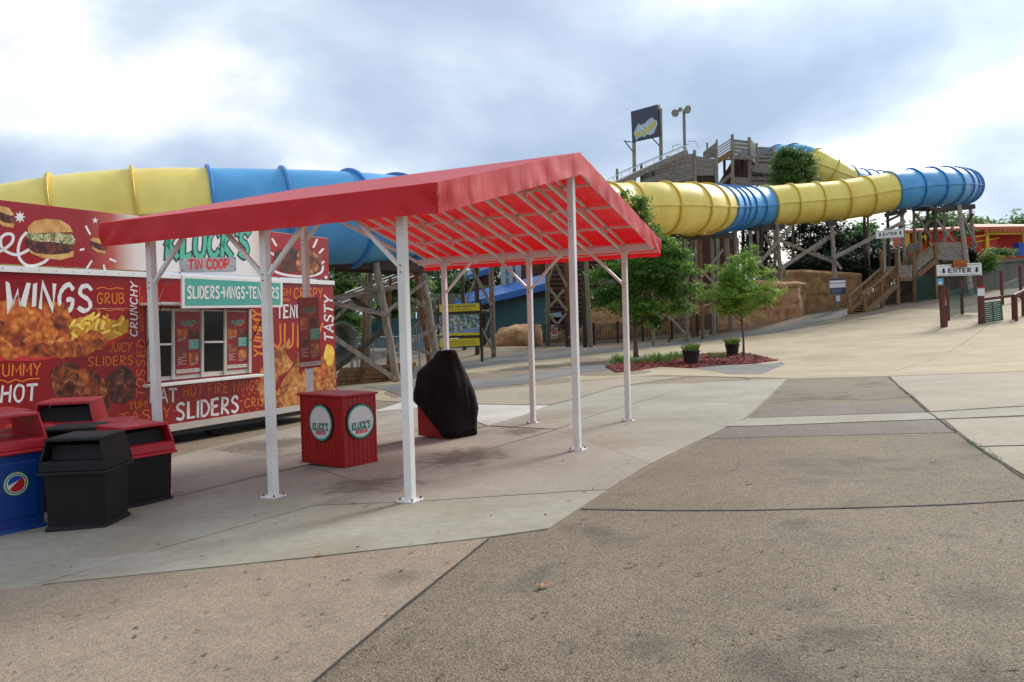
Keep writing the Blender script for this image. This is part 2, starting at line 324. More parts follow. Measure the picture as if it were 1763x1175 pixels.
def stain_mat(name, col, seed, thr=.42, strength=.75, scale=5):
    m = bpy.data.materials.new(name); m.use_nodes = True; t = m.node_tree; p = t.nodes['Principled BSDF']; n = t.nodes.new; L = t.links.new
    p.inputs['Base Color'].default_value = (*col, 1); p.inputs['Roughness'].default_value = .8; p.inputs['Specular IOR Level'].default_value = .3
    tcn = n('ShaderNodeTexCoord'); mp = n('ShaderNodeMapping'); mp.inputs['Location'].default_value = (-.5, -.5, -.5); L(tcn.outputs['Generated'], mp.inputs[0])
    xy = n('ShaderNodeVectorMath'); xy.operation = 'MULTIPLY'; xy.inputs[1].default_value = (1, 1, 0); L(mp.outputs[0], xy.inputs[0])
    ln = n('ShaderNodeVectorMath'); ln.operation = 'LENGTH'; L(xy.outputs[0], ln.inputs[0])
    nz = n('ShaderNodeTexNoise'); nz.inputs['Scale'].default_value = scale; nz.inputs['Detail'].default_value = 7; nz.inputs['Roughness'].default_value = .65; L(tcn.outputs['Object'], nz.inputs['Vector'])
    sb = n('ShaderNodeMath'); sb.operation = 'MULTIPLY_ADD'; L(ln.outputs['Value'], sb.inputs[0]); sb.inputs[1].default_value = -1.0; L(nz.outputs[0], sb.inputs[2])
    mr = n('ShaderNodeMapRange'); mr.interpolation_type = 'SMOOTHSTEP'; mr.inputs[1].default_value = thr-.32; mr.inputs[2].default_value = thr; mr.inputs[4].default_value = strength; L(sb.outputs[0], mr.inputs[0]); L(mr.outputs[0], p.inputs['Alpha']); return m
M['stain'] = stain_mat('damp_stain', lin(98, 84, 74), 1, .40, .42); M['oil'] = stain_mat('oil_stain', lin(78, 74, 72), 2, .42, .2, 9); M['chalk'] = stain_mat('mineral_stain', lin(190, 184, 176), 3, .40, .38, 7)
# ================================================================== GROUND
xs = np.concatenate([np.arange(-400, -80, 40), np.arange(-80, -14, 3), np.arange(-14, 16, .5), np.arange(16, 60, 1.5), np.arange(60, 100, 4), np.arange(100, 501, 40)])
ys = np.concatenate([np.arange(-30, 0, 3), np.arange(0, 30, .5), np.arange(30, 80, 1.2), np.arange(80, 140, 4), np.arange(140, 900, 60)])
gx, gy = np.meshgrid(xs, ys); gzv = hz(gx.ravel(), gy.ravel())
gm = MB(); gm.v = [Vector(p) for p in zip(gx.ravel(), gy.ravel(), gzv)]
nx = len(xs); gm.f = [[j*nx+i, j*nx+i+1, (j+1)*nx+i+1, (j+1)*nx+i] for j in range(len(ys)-1) for i in range(nx-1)]
GROUND = gm.build('ground', M['ground'], None, smooth=True, fix=False); tag(GROUND, kind='structure')
def sheet(name, pix, m, lift, parent=GROUND, step=1.0, skirt=.03, gap=.0, world=None):
    pts = [gp(*p) for p in pix] if world is None else [Vector(p) for p in world]
    if gap:
        c_ = sum(pts, Vector())/len(pts)
        pts = [p+(c_-p).normalized()*gap for p in pts]
    bm = bmesh.new(); vs = [bm.verts.new((p.x, p.y, 0)) for p in pts]; f = bm.faces.new(vs)
    if f.normal.z == 0: f.normal_update()
    bmesh.ops.triangulate(bm, faces=bm.faces[:])
    bmesh.ops.dissolve_faces(bm, faces=bm.faces[:])
    lo = [min(p[i] for p in pts) for i in (0, 1)]; hi = [max(p[i] for p in pts) for i in (0, 1)]
    for ax in (0, 1):
        st = step if hi[ax]-lo[ax] < 40 else step*2
        k = lo[ax]+st
        while k < hi[ax]:
            co = (k, 0, 0) if ax == 0 else (0, k, 0); no = (1, 0, 0) if ax == 0 else (0, 1, 0)
            bmesh.ops.bisect_plane(bm, geom=bm.verts[:]+bm.edges[:]+bm.faces[:], plane_co=co, plane_no=no); k += st
    V = [v for v in bm.verts]; z = hz([v.co.x for v in V], [v.co.y for v in V])
    for v, q in zip(V, z): v.co.z = q+lift
    bmesh.ops.recalc_face_normals(bm, faces=bm.faces[:])
    if sum(f.normal.z for f in bm.faces) < 0: bmesh.ops.reverse_faces(bm, faces=bm.faces[:])
    if skirt:
        be = [e for e in bm.edges if len(e.link_faces) == 1]
        r = bmesh.ops.extrude_edge_only(bm, edges=be)
        for v in [g for g in r['geom'] if isinstance(g, bmesh.types.BMVert)]: v.co.z -= skirt
    me = bpy.data.meshes.new(name); bm.to_mesh(me); bm.free(); me.materials.append(m)
    o = bpy.data.objects.new(name, me); COL.objects.link(o)
    if parent: o.parent = parent
    else: tag(o, kind='structure')
    return o
# wide pavements, then the single slabs
sheet('tan_pavement', [(560, 668), (840, 628), (1060, 606), (1240, 584), (1330, 575), (1440, 556), (1560, 532), (1640, 534), (1763, 505), (1840, 492), (2100, 560), (1990, 648), (1763, 640), (1530, 648), (1360, 652), (1140, 646), (1000, 656), (640, 690)], M['tan'], .006, None, 1.5)
sheet('fence_side_path', [(560, 660), (700, 640), (850, 614), (1000, 601), (1180, 584), (1330, 566), (1440, 534), (1466, 541), (1330, 575), (1240, 585), (1060, 607), (840, 630), (640, 668)], M['asphalt_far'], .011, None, 1.5)
sheet('asphalt_band', [(640, 668), (860, 652), (935, 640), (1042, 625), (1050, 637), (960, 648), (900, 662), (830, 668), (690, 682)], M['asphalt_far'], .013, None, 1)
ROAD = sheet('asphalt_road', [(440, 1240), (545, 1175), (700, 1046), (840, 930), (945, 914), (1050, 848), (1130, 801), (1213, 757), (1290, 720), (1326, 686), (1360, 652), (1528, 648), (1546, 665), (1600, 712), (1680, 770), (1763, 822), (2000, 960), (2600, 1500), (440, 2400)], M['asphalt'], .006, None, 1)
sheet('patched_strip', [(1213, 757), (1240, 738), (1622, 724), (1648, 746), (1400, 752)], M['asphalt_dark'], .010, ROAD, .5, 0)
sheet('patched_strip', [(1290, 721), (1322, 703), (1560, 694), (1598, 710)], M['asphalt_dark'], .010, ROAD, .5, 0)
def slab(pix, m, lift=.012, gap=.004): return sheet('concrete_slab', pix, M[m], lift, GROUND, .8, .04, gap)
slab([(-500, 1075), (0, 1018), (550, 962), (842, 929), (700, 1045), (543, 1175), (330, 1340), (-500, 1900)], 'aggregate')
slab([(-300, 1110), (66, 1009), (300, 941), (541, 873), (720, 866), (1000, 848), (1046, 846), (945, 912), (842, 927), (550, 960), (0, 1016)], 'concrete')
slab([(-220, 990), (0, 925), (250, 872), (440, 824), (526, 804), (640, 838), (541, 872), (300, 940), (66, 1008), (-300, 1108)], 'concrete')
slab([(541, 872), (640, 838), (760, 798), (862, 770), (958, 742), (1120, 800), (1046, 845), (1000, 847), (720, 865)], 'concrete_brown')
slab([(526, 803), (640, 775), (720, 755), (840, 736), (956, 741), (860, 769), (760, 797), (640, 837)], 'concrete_brown')
slab([(-220, 940), (0, 865), (290, 790), (500, 738), (640, 711), (760, 700), (838, 735), (720, 754), (640, 774), (526, 802), (440, 822), (250, 870), (0, 923)], 'concrete_brown')
slab([(640, 710), (690, 694), (800, 697), (945, 699), (900, 716), (840, 734), (762, 700)], 'concrete_white')
slab([(958, 742), (1030, 714), (1130, 685), (1205, 660), (1300, 655), (1356, 653), (1322, 686), (1285, 720), (1211, 756), (1120, 800)], 'concrete')
slab([(842, 734), (902, 716), (948, 699), (1000, 686), (1060, 668), (1120, 662), (1203, 661), (1128, 685), (1028, 714), (957, 740)], 'concrete')
slab([(640, 690), (800, 676), (940, 664), (1100, 650), (1180, 650), (1058, 667), (998, 685), (946, 698), (800, 696), (690, 693)], 'pinkish')
slab([(1238, 736), (1288, 722), (1598, 712), (1763, 702), (1900, 694), (1900, 712), (1763, 717), (1622, 723), (1300, 735)], 'concrete', .016)
slab([(1532, 649), (1763, 641), (1990, 650), (2000, 690), (1763, 700), (1602, 710), (1548, 665)], 'pinkish')
slab([(1626, 724), (1763, 719), (2000, 712), (2000, 780), (1763, 768), (1684, 770), (1650, 745)], 'pinkish')
slab([(1686, 772), (1763, 770), (2000, 782), (2100, 990), (1763, 820)], 'pinkish')
sheet('asphalt_island', [(1180, 634), (1240, 628), (1342, 622), (1352, 628), (1290, 654), (1262, 646), (1225, 640)], M['asphalt_far'], .016, None, .8)
# crack sealing and expansion joints drawn by real strips of filler
def strip(name, pix, w, m, lift, parent):
    P = [gp(*p) for p in pix]; D = []
    for a, b in zip(P, P[1:]):
        k = max(2, int((b-a).length/.25)); D += [a.lerp(b, i/k) for i in range(k)]
    D.append(P[-1]); mb = MB(); L_ = []
    for i, p in enumerate(D):
        t = (D[min(i+1, len(D)-1)]-D[max(i-1, 0)]); t.z = 0; t.normalize(); s_ = Vector((-t.y, t.x, 0))
        j = mnoise.noise(p*1.7)*w*.9; ww = w*(.75+.5*random.random())
        q = p+s_*j; L_.append((q-s_*ww/2, q+s_*ww/2))
    for (a, b), (c_, d) in zip(L_, L_[1:]):
        mb.poly([Vector((q.x, q.y, h1(q.x, q.y)+lift)) for q in (a, b, d, c_)])
    return mb.build(name, m, parent)
strip('crack_sealant', [(1000, 878), (1150, 881), (1300, 881), (1450, 877), (1620, 871), (1763, 864), (1850, 858)], .035, M['tar'], .0115, ROAD)
strip('crack_sealant', [(1315, 697), (1400, 688), (1500, 690), (1580, 684)], .03, M['tar'], .0115, ROAD)
strip('edge_crack', [(1530, 650), (1548, 667), (1600, 713), (1650, 748), (1690, 776), (1763, 824), (1850, 876)], .022, M['tar'], .02, ROAD)
strip('edge_crack', [(843, 930), (700, 1046), (545, 1175), (500, 1210)], .014, M['tar'], .018, ROAD)
strip('joint', [(1540, 640), (1610, 618), (1700, 560)], .02, M['tar'], .012, GROUND)
def blot(m, cx, cy, rx, ry, lift, seed):
    pts = [gp(cx+rx*math.cos(2*math.pi*i/18), cy+ry*math.sin(2*math.pi*i/18)) for i in range(18)]
    sheet('stain', None, M[m], lift, GROUND, .8, 0, 0, world=pts)
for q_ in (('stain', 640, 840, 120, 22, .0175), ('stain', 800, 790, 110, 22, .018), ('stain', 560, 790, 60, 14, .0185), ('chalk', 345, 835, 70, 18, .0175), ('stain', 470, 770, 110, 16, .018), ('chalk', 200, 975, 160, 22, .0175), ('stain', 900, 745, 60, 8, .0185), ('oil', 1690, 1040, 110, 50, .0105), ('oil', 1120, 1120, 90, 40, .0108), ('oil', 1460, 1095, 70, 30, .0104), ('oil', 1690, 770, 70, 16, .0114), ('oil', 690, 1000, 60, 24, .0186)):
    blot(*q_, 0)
# ================================================================== CANOPY
pc = dict(s=1.5429*S, w=5.5994*S, he=2.5443*S, uR=2.027*S, uL=-2.055*S, vN=-.1917*S, vF=5.7947*S, ze=2.7111*S, zr=3.4564*S, vd=.2458*S)
def fabric_mat():
    m = bpy.data.materials.new('red_canvas'); m.use_nodes = True; t = m.node_tree; b = t.nodes['Principled BSDF']; n = t.nodes.new; L = t.links.new
    tcn = n('ShaderNodeTexCoord'); a = n('ShaderNodeTexNoise'); a.inputs['Scale'].default_value = 1.3; a.inputs['Detail'].default_value = 6; L(tcn.outputs['Object'], a.inputs['Vector'])
    r = n('ShaderNodeValToRGB'); r.color_ramp.elements[0].position = .3; r.color_ramp.elements[1].position = .7
    r.color_ramp.elements[0].color = (*lin(190, 16, 26), 1); r.color_ramp.elements[1].color = (*lin(206, 24, 34), 1); L(a.outputs[0], r.inputs[0]); L(r.outputs[0], b.inputs['Base Color'])
    b.inputs['Roughness'].default_value = .5; b.inputs['Specular IOR Level'].default_value = .28
    b.inputs['Coat Weight'].default_value = .22; b.inputs['Coat Roughness'].default_value = .22
    w = n('ShaderNodeTexNoise'); w.inputs['Scale'].default_value = 5; w.inputs['Detail'].default_value = 3; mp = n('ShaderNodeMapping'); mp.inputs['Scale'].default_value = (2.2, 2.2, .35)
    L(tcn.outputs['Object'], mp.inputs[0]); L(mp.outputs[0], w.inputs['Vector']); bp = n('ShaderNodeBump'); bp.inputs['Strength'].default_value = .25; bp.inputs['Distance'].default_value = .03; L(w.outputs[0], bp.inputs['Height']); L(bp.outputs[0], b.inputs['Normal'])
    tr = n('ShaderNodeBsdfTranslucent'); tr.inputs[0].default_value = (.85, .012, .016, 1); ms = n('ShaderNodeMixShader'); ms.inputs[0].default_value = .2
    L(b.outputs[0], ms.inputs[1]); L(tr.outputs[0], ms.inputs[2]); L(ms.outputs[0], t.nodes['Material Output'].inputs[0]); return m
M['fabric'] = fabric_mat()
CAN = thing('canopy', 'red fabric gable canopy on white steel posts beside the food trailer', 'canopy', UV(0, pc['w']/2, h1(*UV(0, pc['w']/2, 0).xy)))
vm = pc['w']/2
def roofz(v): return pc['zr']-(pc['zr']-pc['ze'])*abs(v-vm)/(pc['vF']-vm)
mb = MB(); nu, nv = 33, 40; vs_ = [pc['vN']+(pc['vF']-pc['vN'])*j/nv for j in range(nv+1)]; us_ = [pc['uL']+(pc['uR']-pc['uL'])*i/(nu-1) for i in range(nu)]
def rsag(i, j):
    a = math.sin(math.pi*((i/(nu-1)*7) % 1)); e = min(1, min(j, nv-j)/3)*min(1, abs(j-nv/2)/3)
    return -.012*a*e
mb.v = [UV(us_[i], vs_[j], roofz(vs_[j])+rsag(i, j)) for j in range(nv+1) for i in range(nu)]
mb.f = [[j*nu+i, j*nu+i+1, (j+1)*nu+i+1, (j+1)*nu+i] for j in range(nv) for i in range(nu-1)]
ROOF = mb.build('roof_fabric', M['fabric'], CAN, smooth=True, angle=12)
def valance(pts, out, seed, pull=.0):
    """hanging cloth strip along a polyline of (point) with small folds"""
    mb = MB(); cols = []
    tot = 0
    for a, b in zip(pts, pts[1:]):
        k = max(2, int((b-a).length/.045))
        for i in range(k+(1 if b is pts[-1] else 0)):
            cols.append(a.lerp(b, i/k))
    nr = 7; rings = []
    for q in range(nr+1):
        f = q/nr; row = []
        for i, p in enumerate(cols):
            d = i/len(cols)
            fold = .028*mnoise.noise(Vector((i*.16, f*.8, seed)))+.016*max(0, mnoise.noise(Vector((i*.045, f*1.5, seed+9))))*f
            crn = min(i, len(cols)-1-i)*.045
            fold += .02*math.sin(crn*16+f*5)*math.exp(-crn*2.2)
            low = pc['vd']+.006*mnoise.noise(Vector((i*.05, 3, seed)))
            row.append(p-AZ*(low*f)+out*(fold*(.3+f)+.004+.015*f))
        rings.append(row)
    mb.loft(rings, closed=False)
    return mb.build('valance', M['fabric'], ROOF, smooth=True, fix=False)
e = .003
cNR, cNL = UV(pc['uR'], pc['vN'], pc['ze']+e), UV(pc['uL'], pc['vN'], pc['ze']+e)
cFR, cFL = UV(pc['uR'], pc['vF'], pc['ze']+e), UV(pc['uL'], pc['vF'], pc['ze']+e)
kR, kL = UV(pc['uR'], vm, pc['zr']+e), UV(pc['uL'], vm, pc['zr']+e)
valance([cNL, cNR], -AV, 1.3); valance([cFL, cFR], AV, 4.1); valance([cNR, kR, cFR], AU, 7.7)
# hem seams of the roof
PW = .09
def can_ground(u, v): p = UV(u, v, 0); return h1(p.x, p.y)
def post(u, v, ztop):
    g = can_ground(u, v)+.008; mb = MB(); mb.box(UV(u, v, (g+ztop)/2), (PW, PW, ztop-g), (AU, AV, AZ))
    o = mb.build('post', M['white_steel'], CAN, bevel=.008)
    MB().box(UV(u, v, g+.012), (.2, .2, .022), (AU, AV, AZ)).build('base_plate', M['white_steel'], o, bevel=.004)
    MB().box(UV(u, v, ztop+.005), (.15, .15, .01), (AU, AV, AZ)).build('cap_plate', M['white_steel'], o)
    for a in (-1, 1):
        for b in (-1, 1):
            p = UV(u+a*.075, v+b*.075, g+.024); MB().cyl(p, p+AZ*.02, .012, .011, 6).build('bolt', M['bolt'], o)
    bm_ = MB()
    for zz in (.52, .585): q = UV(u, v-PW/2, ztop-zz*1.05); bm_.cyl(q, q-AV*.01, .008, .008, 6)
    bm_.build('bolt', M['bolt'], o)
    return o
s_, w_ = pc['s'], pc['w']
zt = pc['he']
for u in (-s_, 0, s_): post(u, 0, zt); post(u, w_, zt)
zrid = pc['zr']-.30
uD, uH = 1.9372*S-.03, -1.985*S
post(uD, vm, zrid); post(uH, vm, zrid)
for v in (0, w_):
    MB().beam(UV(pc['uL']+.04, v, zt+.06), UV(pc['uR']-.04, v, zt+.06), .075, .1).build('eave_beam', M['white_steel'], CAN, bevel=.004)
MB().beam(UV(uH-.03, vm, zrid+.06), UV(uD+.03, vm, zrid+.06), .075, .1).build('ridge_beam', M['white_steel'], CAN, bevel=.004)
for (u, v, dirs, z_) in ((-s_, 0, (1,), zt), (0, 0, (-1, 1), zt), (s_, 0, (-1,), zt), (-s_, w_, (1,), zt), (0, w_, (-1, 1), zt), (s_, w_, (-1,), zt), (uD, vm, (-1,), zrid), (uH, vm, (1,), zrid)):
    for d in dirs:
        MB().beam(UV(u+d*PW*.45, v, z_-.55), UV(u+d*.62, v, z_+.01), .045, .045).build('knee_brace', M['white_steel'], CAN, bevel=.003)
def slope_pt(u, v, dz): return UV(u, v, roofz(v)+dz)
NT = 9
TU = [pc['uL']+.05+(pc['uR']-pc['uL']-.1)*i/(NT-1) for i in range(NT)]
pv = [pc['vN']+.03+(vm-pc['vN']-.03)*k/4 for k in range(5)]
pv = pv+[2*vm-q for q in pv[-2::-1]]
for u in TU:
    t = MB()
    for (a, b) in ((pc['vN']+.02, vm), (vm, pc['vF']-.02)): t.beam(slope_pt(u, a, -.035), slope_pt(u, b, -.035), .04, .04, AU)
    T = t.build('roof_truss', M['white_steel'], CAN)
    for (a, b) in ((pc['vN']+.02, vm-.02), (vm+.02, pc['vF']-.02)):
        MB().beam(slope_pt(u, a, -.20), slope_pt(u, b, -.20), .042, .042, AU).build('bottom_chord', M['white_steel'], T)
    for v in pv:
        MB().beam(slope_pt(u, v, -.05), slope_pt(u, v, -.185), .034, .034, AU).build('web', M['white_steel'], T)
for v in pv:
    MB().beam(slope_pt(pc['uL']+.03, v, -.062), slope_pt(pc['uR']-.03, v, -.07), .034, .034).build('purlin', M['white_steel'], CAN)
for v in (pc['vN']+.03, pc['vF']-.03):
    MB().beam(UV(pc['uL']+.03, v, pc['ze']-.21), UV(pc['uR']-.03, v, pc['ze']-.21), .02, .02).build('hem_rail', M['white_steel'], CAN)
# ================================================================== LETTERING (brush strokes)
GL = {
 'A': ["0,0 2,6 4,0", "0.8,2 3.3,2.1"], 'B': ["0.3,0 0.4,6", "0.3,5.9 2.6,5.8 3.2,4.6 2.2,3.4 0.5,3.1", "0.5,3.1 3,2.8 3.6,1.4 2.4,0.2 0.2,0.1"],
 'C': ["3.7,5 2.6,6 1.2,5.5 0.3,3.6 0.4,1.5 1.6,0.1 3,0.3 3.8,1.2"], 'D': ["0.3,0 0.4,6", "0.2,5.9 2.4,5.5 3.7,3.7 3.4,1.6 2,0.2 0.2,0.1"],
 'E': ["3.5,5.9 0.4,5.9 0.4,0.1 3.6,0.2", "0.4,3.1 3,3.2"], 'F': ["3.6,6 0.4,5.8 0.4,0", "0.4,3.1 3,3.3"],
 'G': ["3.7,5 2.6,6 1.2,5.5 0.3,3.6 0.4,1.5 1.6,0.1 3,0.4 3.6,2.6 2.1,2.6"], 'H': ["0.4,0 0.5,6", "3.6,0 3.7,6", "0.4,2.9 3.7,3.2"],
 'I': ["0.5,0 0.6,6"], 'J': ["2.6,6 2.7,1.4 1.7,0.1 0.4,0.9"], 'K': ["0.4,0 0.4,6", "3.5,6 0.5,2.8 3.8,0"], 'L': ["0.4,6 0.4,0.1 3.4,0.3"],
 'M': ["0.2,0 0.6,6 2.3,2 4.2,6 4.5,0"], 'N': ["0.3,0 0.5,6 3.4,0.2 3.7,6"], 'O': ["2,6 0.7,5.2 0.2,3 0.7,0.8 2,0 3.3,0.8 3.8,3 3.3,5.2 1.9,6"],
 'P': ["0.4,0 0.5,6", "0.3,5.9 2.7,5.8 3.5,4.4 2.5,2.9 0.5,2.7"], 'R': ["0.4,0 0.5,6", "0.3,5.9 2.7,5.7 3.3,4.4 2.3,3.2 0.6,2.9 3.7,0"],
 'S': ["3.5,5.1 2.4,6 0.8,5.3 0.8,3.9 2.9,2.6 3.4,1.2 2.2,0 0.3,0.7"], 'T': ["0,5.8 4,6", "2,5.9 2,0"], 'U': ["0.4,6 0.4,1.6 1.5,0.1 2.9,0.3 3.5,1.8 3.6,6"],
 'V': ["0.2,6 1.9,0 3.8,6"], 'W': ["0.1,6 1,0.1 2.5,4.3 3.6,0.1 5,6"], 'Y': ["0.2,6 1.9,3 3.8,6", "1.9,3 1.7,0"], "'": ["0.9,6.4 0.5,4.8"], '!': ["0.9,6 0.8,2", "0.8,0.6 0.8,0.1"],
 '.': ["0.6,2.7 0.7,3.3"], '?': ["0.5,5 1.5,6 3,5 1.8,3.2 1.7,2", "1.7,.6 1.7,.1"], '-': ["0.3,3 2.4,3"], 'c': ["3,2.6 1.7,3.6 0.5,2 1.7,0 3,0.8"],
 'v': ["0.2,4 1,4 1,1.4", "-0.4,1.6 1,0 2.4,1.6 -0.4,1.6"],
}
ADV = {'I': 1.9, 'L': 4.3, 'W': 5.9, 'M': 5.6, "'": 1.6, '!': 1.9, '.': 1.6, ' ': 2.6, '-': 2.8, 'J': 3.8}
def text_w(t): return sum(ADV.get(ch, 4.9) for ch in t)-.9
def strokes(mb, text, fn, w, rough=.25, outline=0.0, seed=0, wob=.12):
    """fn maps glyph units (x, y) to a point; each stroke a brush ribbon of glyph width w"""
    rnd = random.Random(seed+len(text)*7); x0 = 0
    for ch in text:
        for st in GL.get(ch, []):
            P = [tuple(map(float, q.split(','))) for q in st.split()]
            if wob: P = [(x+rnd.uniform(-wob, wob), y+rnd.uniform(-wob, wob)) for x, y in P]
            # smooth round letters by subdividing
            if len(P) > 4 and ch not in 'MWE':
                Q = []
                for i in range(len(P)-1):
                    p0, p1, p2, p3 = P[max(i-1, 0)], P[i], P[i+1], P[min(i+2, len(P)-1)]
                    for k in range(4):
                        t = k/4
                        Q.append(tuple(.5*((2*p1[a])+(-p0[a]+p2[a])*t+(2*p0[a]-5*p1[a]+4*p2[a]-p3[a])*t*t+(-p0[a]+3*p1[a]-3*p2[a]+p3[a])*t**3) for a in (0, 1)))
                P = Q+[P[-1]]
            n_ = len(P); Lf, Rt = [], []
            for i in range(n_):
                a, b = P[max(i-1, 0)], P[min(i+1, n_-1)]; tx, ty = b[0]-a[0], b[1]-a[1]; l = math.hypot(tx, ty) or 1; tx, ty = tx/l, ty/l
                ww = (w/2+outline)*(1+rnd.uniform(-rough, rough)*.5)
                x, y = P[i]
                m_ = 1.0
                if 0 < i < n_-1:
                    d1 = (P[i][0]-P[i-1][0], P[i][1]-P[i-1][1]); d2 = (P[i+1][0]-P[i][0], P[i+1][1]-P[i][1])
                    l1, l2 = math.hypot(*d1) or 1, math.hypot(*d2) or 1; cs = (d1[0]*d2[0]+d1[1]*d2[1])/(l1*l2); m_ = min(1.9, 1/max(.35, math.sqrt((1+cs)/2)))
                if i == 0: x -= tx*(outline+w*.15); y -= ty*(outline+w*.15)
                if i == n_-1: x += tx*(outline+w*.15); y += ty*(outline+w*.15)
                sk = rnd.uniform(-rough, rough)*w*.6 if i in (0, n_-1) else 0
                Lf.append((x-ty*ww*m_+tx*sk, y+tx*ww*m_+ty*sk)); Rt.append((x+ty*ww*m_-tx*sk, y-tx*ww*m_-ty*sk))
            for i in range(n_-1):
                mb.poly([fn(x0+Lf[i][0], Lf[i][1]), fn(x0+Lf[i+1][0], Lf[i+1][1]), fn(x0+Rt[i+1][0], Rt[i+1][1]), fn(x0+Rt[i][0], Rt[i][1])])
        x0 += ADV.get(ch, 4.9)
    return mb
def quadfn(a, b, d, text):
    """text box: a = lower left, b = lower right, d = upper left (points)"""
    W_ = text_w(text); a, b, d = Vector(a), Vector(b), Vector(d)
    return lambda x, y: a+(b-a)*(x/W_)+(d-a)*(y/6)
def words(text, a, b, d, m, parent, w=.8, rough=.25, outline=0, seed=0, wob=.12, name='lettering', n=None):
    fn = quadfn(a, b, d, text); x0 = 0
    for i, ch in enumerate(text):
        if ch in GL: strokes(MB(), ch, lambda x, y, x0=x0: fn(x0+x, y), w, rough, outline, seed+i*13, wob).build('letter', m, parent, fix=False)
        x0 += ADV.get(ch, 4.9)
# ================================================================== FOOD TRAILER
UT = -5.65*S; pT = UV(UT, 0, 0)
def fac(px, py, off=0.0): return onplane(px, py, pT, AU)+AU*off
def fvz(v, z, off=0.0): return UV(UT+off, v*S, z*S)
TR = thing('food_trailer', 'long red food trailer printed with fried chicken pictures behind the canopy', 'food trailer', UV(UT-1.3, 4*S, h1(*UV(UT, 4*S, 0).xy)))
VL, VR = -2.2, 7.8
def fbox(v0, v1, z0, z1, o0, o1): return MB().prism([fvz(v0, z0, o0), fvz(v1, z0, o0), fvz(v1, z1, o0), fvz(v0, z1, o0)], AU*(o1-o0))
BODY = fbox(VL, VR, -.02, 2.45, -2.5, 0).build('body', M['truck_red'], TR, bevel=.01)
def grad_mat():
    m = bpy.data.materials.new('header_print'); m.use_nodes = True; t = m.node_tree; b = t.nodes['Principled BSDF']; n = t.nodes.new; L = t.links.new
    tcn = n('ShaderNodeTexCoord'); sx = n('ShaderNodeVectorMath'); sx.operation = 'DOT_PRODUCT'; L(tcn.outputs['Object'], sx.inputs[0]); sx.inputs[1].default_value = tuple(AV)
    base = (fvz(0, 0)-base_of(TR)).dot(AV)
    mr = n('ShaderNodeMapRange'); mr.inputs[1].default_value = base+2.2*S; mr.inputs[2].default_value = base+7.0*S; L(sx.outputs['Value'], mr.inputs[0])
    r = n('ShaderNodeValToRGB'); e = r.color_ramp.elements
    st = [(0, lin(150, 18, 26)), (.09, lin(182, 84, 70)), (.17, lin(218, 206, 196)), (.24, lin(226, 222, 218)), (.68, lin(224, 219, 214)), (.735, lin(214, 190, 172)), (.765, lin(172, 34, 36)), (1, lin(150, 20, 26))]
    while len(e) < len(st): e.new(.5)
    for i, (p, c_) in enumerate(st): e[i].position = p; e[i].color = (*c_, 1)
    L(mr.outputs[0], r.inputs[0]); L(r.outputs[0], b.inputs['Base Color']); b.inputs['Roughness'].default_value = .3; return m
HEAD = fbox(VL, 7.68, 2.56, 3.42, -.06, .0).build('header_panel', grad_mat(), TR, bevel=.004)
fbox(VL, VR+.01, 2.45, 2.535, -.04, .035).build('trim_strip', M['white'], TR, bevel=.004)
fbox(VL, VR, -.07, .045, -2.4, .012).build('skirt_rail', M['offwhite'], TR, bevel=.004)
fbox(VL, VR-.02, 2.45, 2.50, -2.5, -.05).build('roof', M['white'], TR)
for v in (.6, 2.4, 4.2, 6.6):
    MB().beam(fvz(v, 2.5, -.5), fvz(v, 3.3, -.07), .04, .04).build('header_brace', M['steel'], TR)
for v in (4.05, 4.85):
    for off in (-.45, -2.1):
        c_ = fvz(v, -.04, off); g = h1(c_.x, c_.y); R_ = .36; c_.z = g+R_+.005
        wm = MB(); rings = []
        for (a, r_) in ((-.11, .24), (-.11, .33), (-.08, .36), (.08, .36), (.11, .33), (.11, .24)):
            rings.append([c_+AU*a+AV*(r_*math.cos(t))+AZ*(r_*math.sin(t)) for t in [2*math.pi*i/24 for i in range(24)]])
        wh = wm.loft(rings, True, True).build('wheel', M['rubber'], TR, smooth=True, angle=35)
        MB().cyl(c_+AU*.06, c_+AU*.115, .21, .19, 18).build('rim', M['steel'], wh)
for v in (.9, 7.2):
    c_ = fvz(v, -.04, -.5); MB().beam(c_, Vector((c_.x, c_.y, h1(c_.x, c_.y)+.01)), .1, .1).build('jack_stand', M['iron'], TR)
MB().box(fvz(2.8, -.13, -1.25), (2.2, 11.2, .1), (AU, AV, AZ)).build('chassis', M['iron'], TR)
for v in (-.2, 3.02, 5.62):
    fbox(v-.004, v+.004, .05, 2.45, .0, .0018).build('panel_seam', M['sign_red'], BODY)
fbox(-2.1, 3.0, 1.955, 1.96, .0, .0022).build('panel_seam', M['offwhite'], BODY)
for i in range(40):
    q_ = fvz(VL+.12+i*.252, 2.492, .035); MB().cyl(q_, q_+AU*.006, .009, .007, 6).build('rivet', M['steel'], TR)
def fw(text, bl, br, tl, m, w=.8, parent=BODY, off=.004, **k):
    return words(text, fac(*bl, off), fac(*br, off), fac(*tl, off), M[m], parent, w, **k)
def dec(name, pix, m, off, parent=BODY):
    return MB().poly([fac(*p, off) for p in pix]).build(name, m if not isinstance(m, str) else M[m], parent, fix=False)
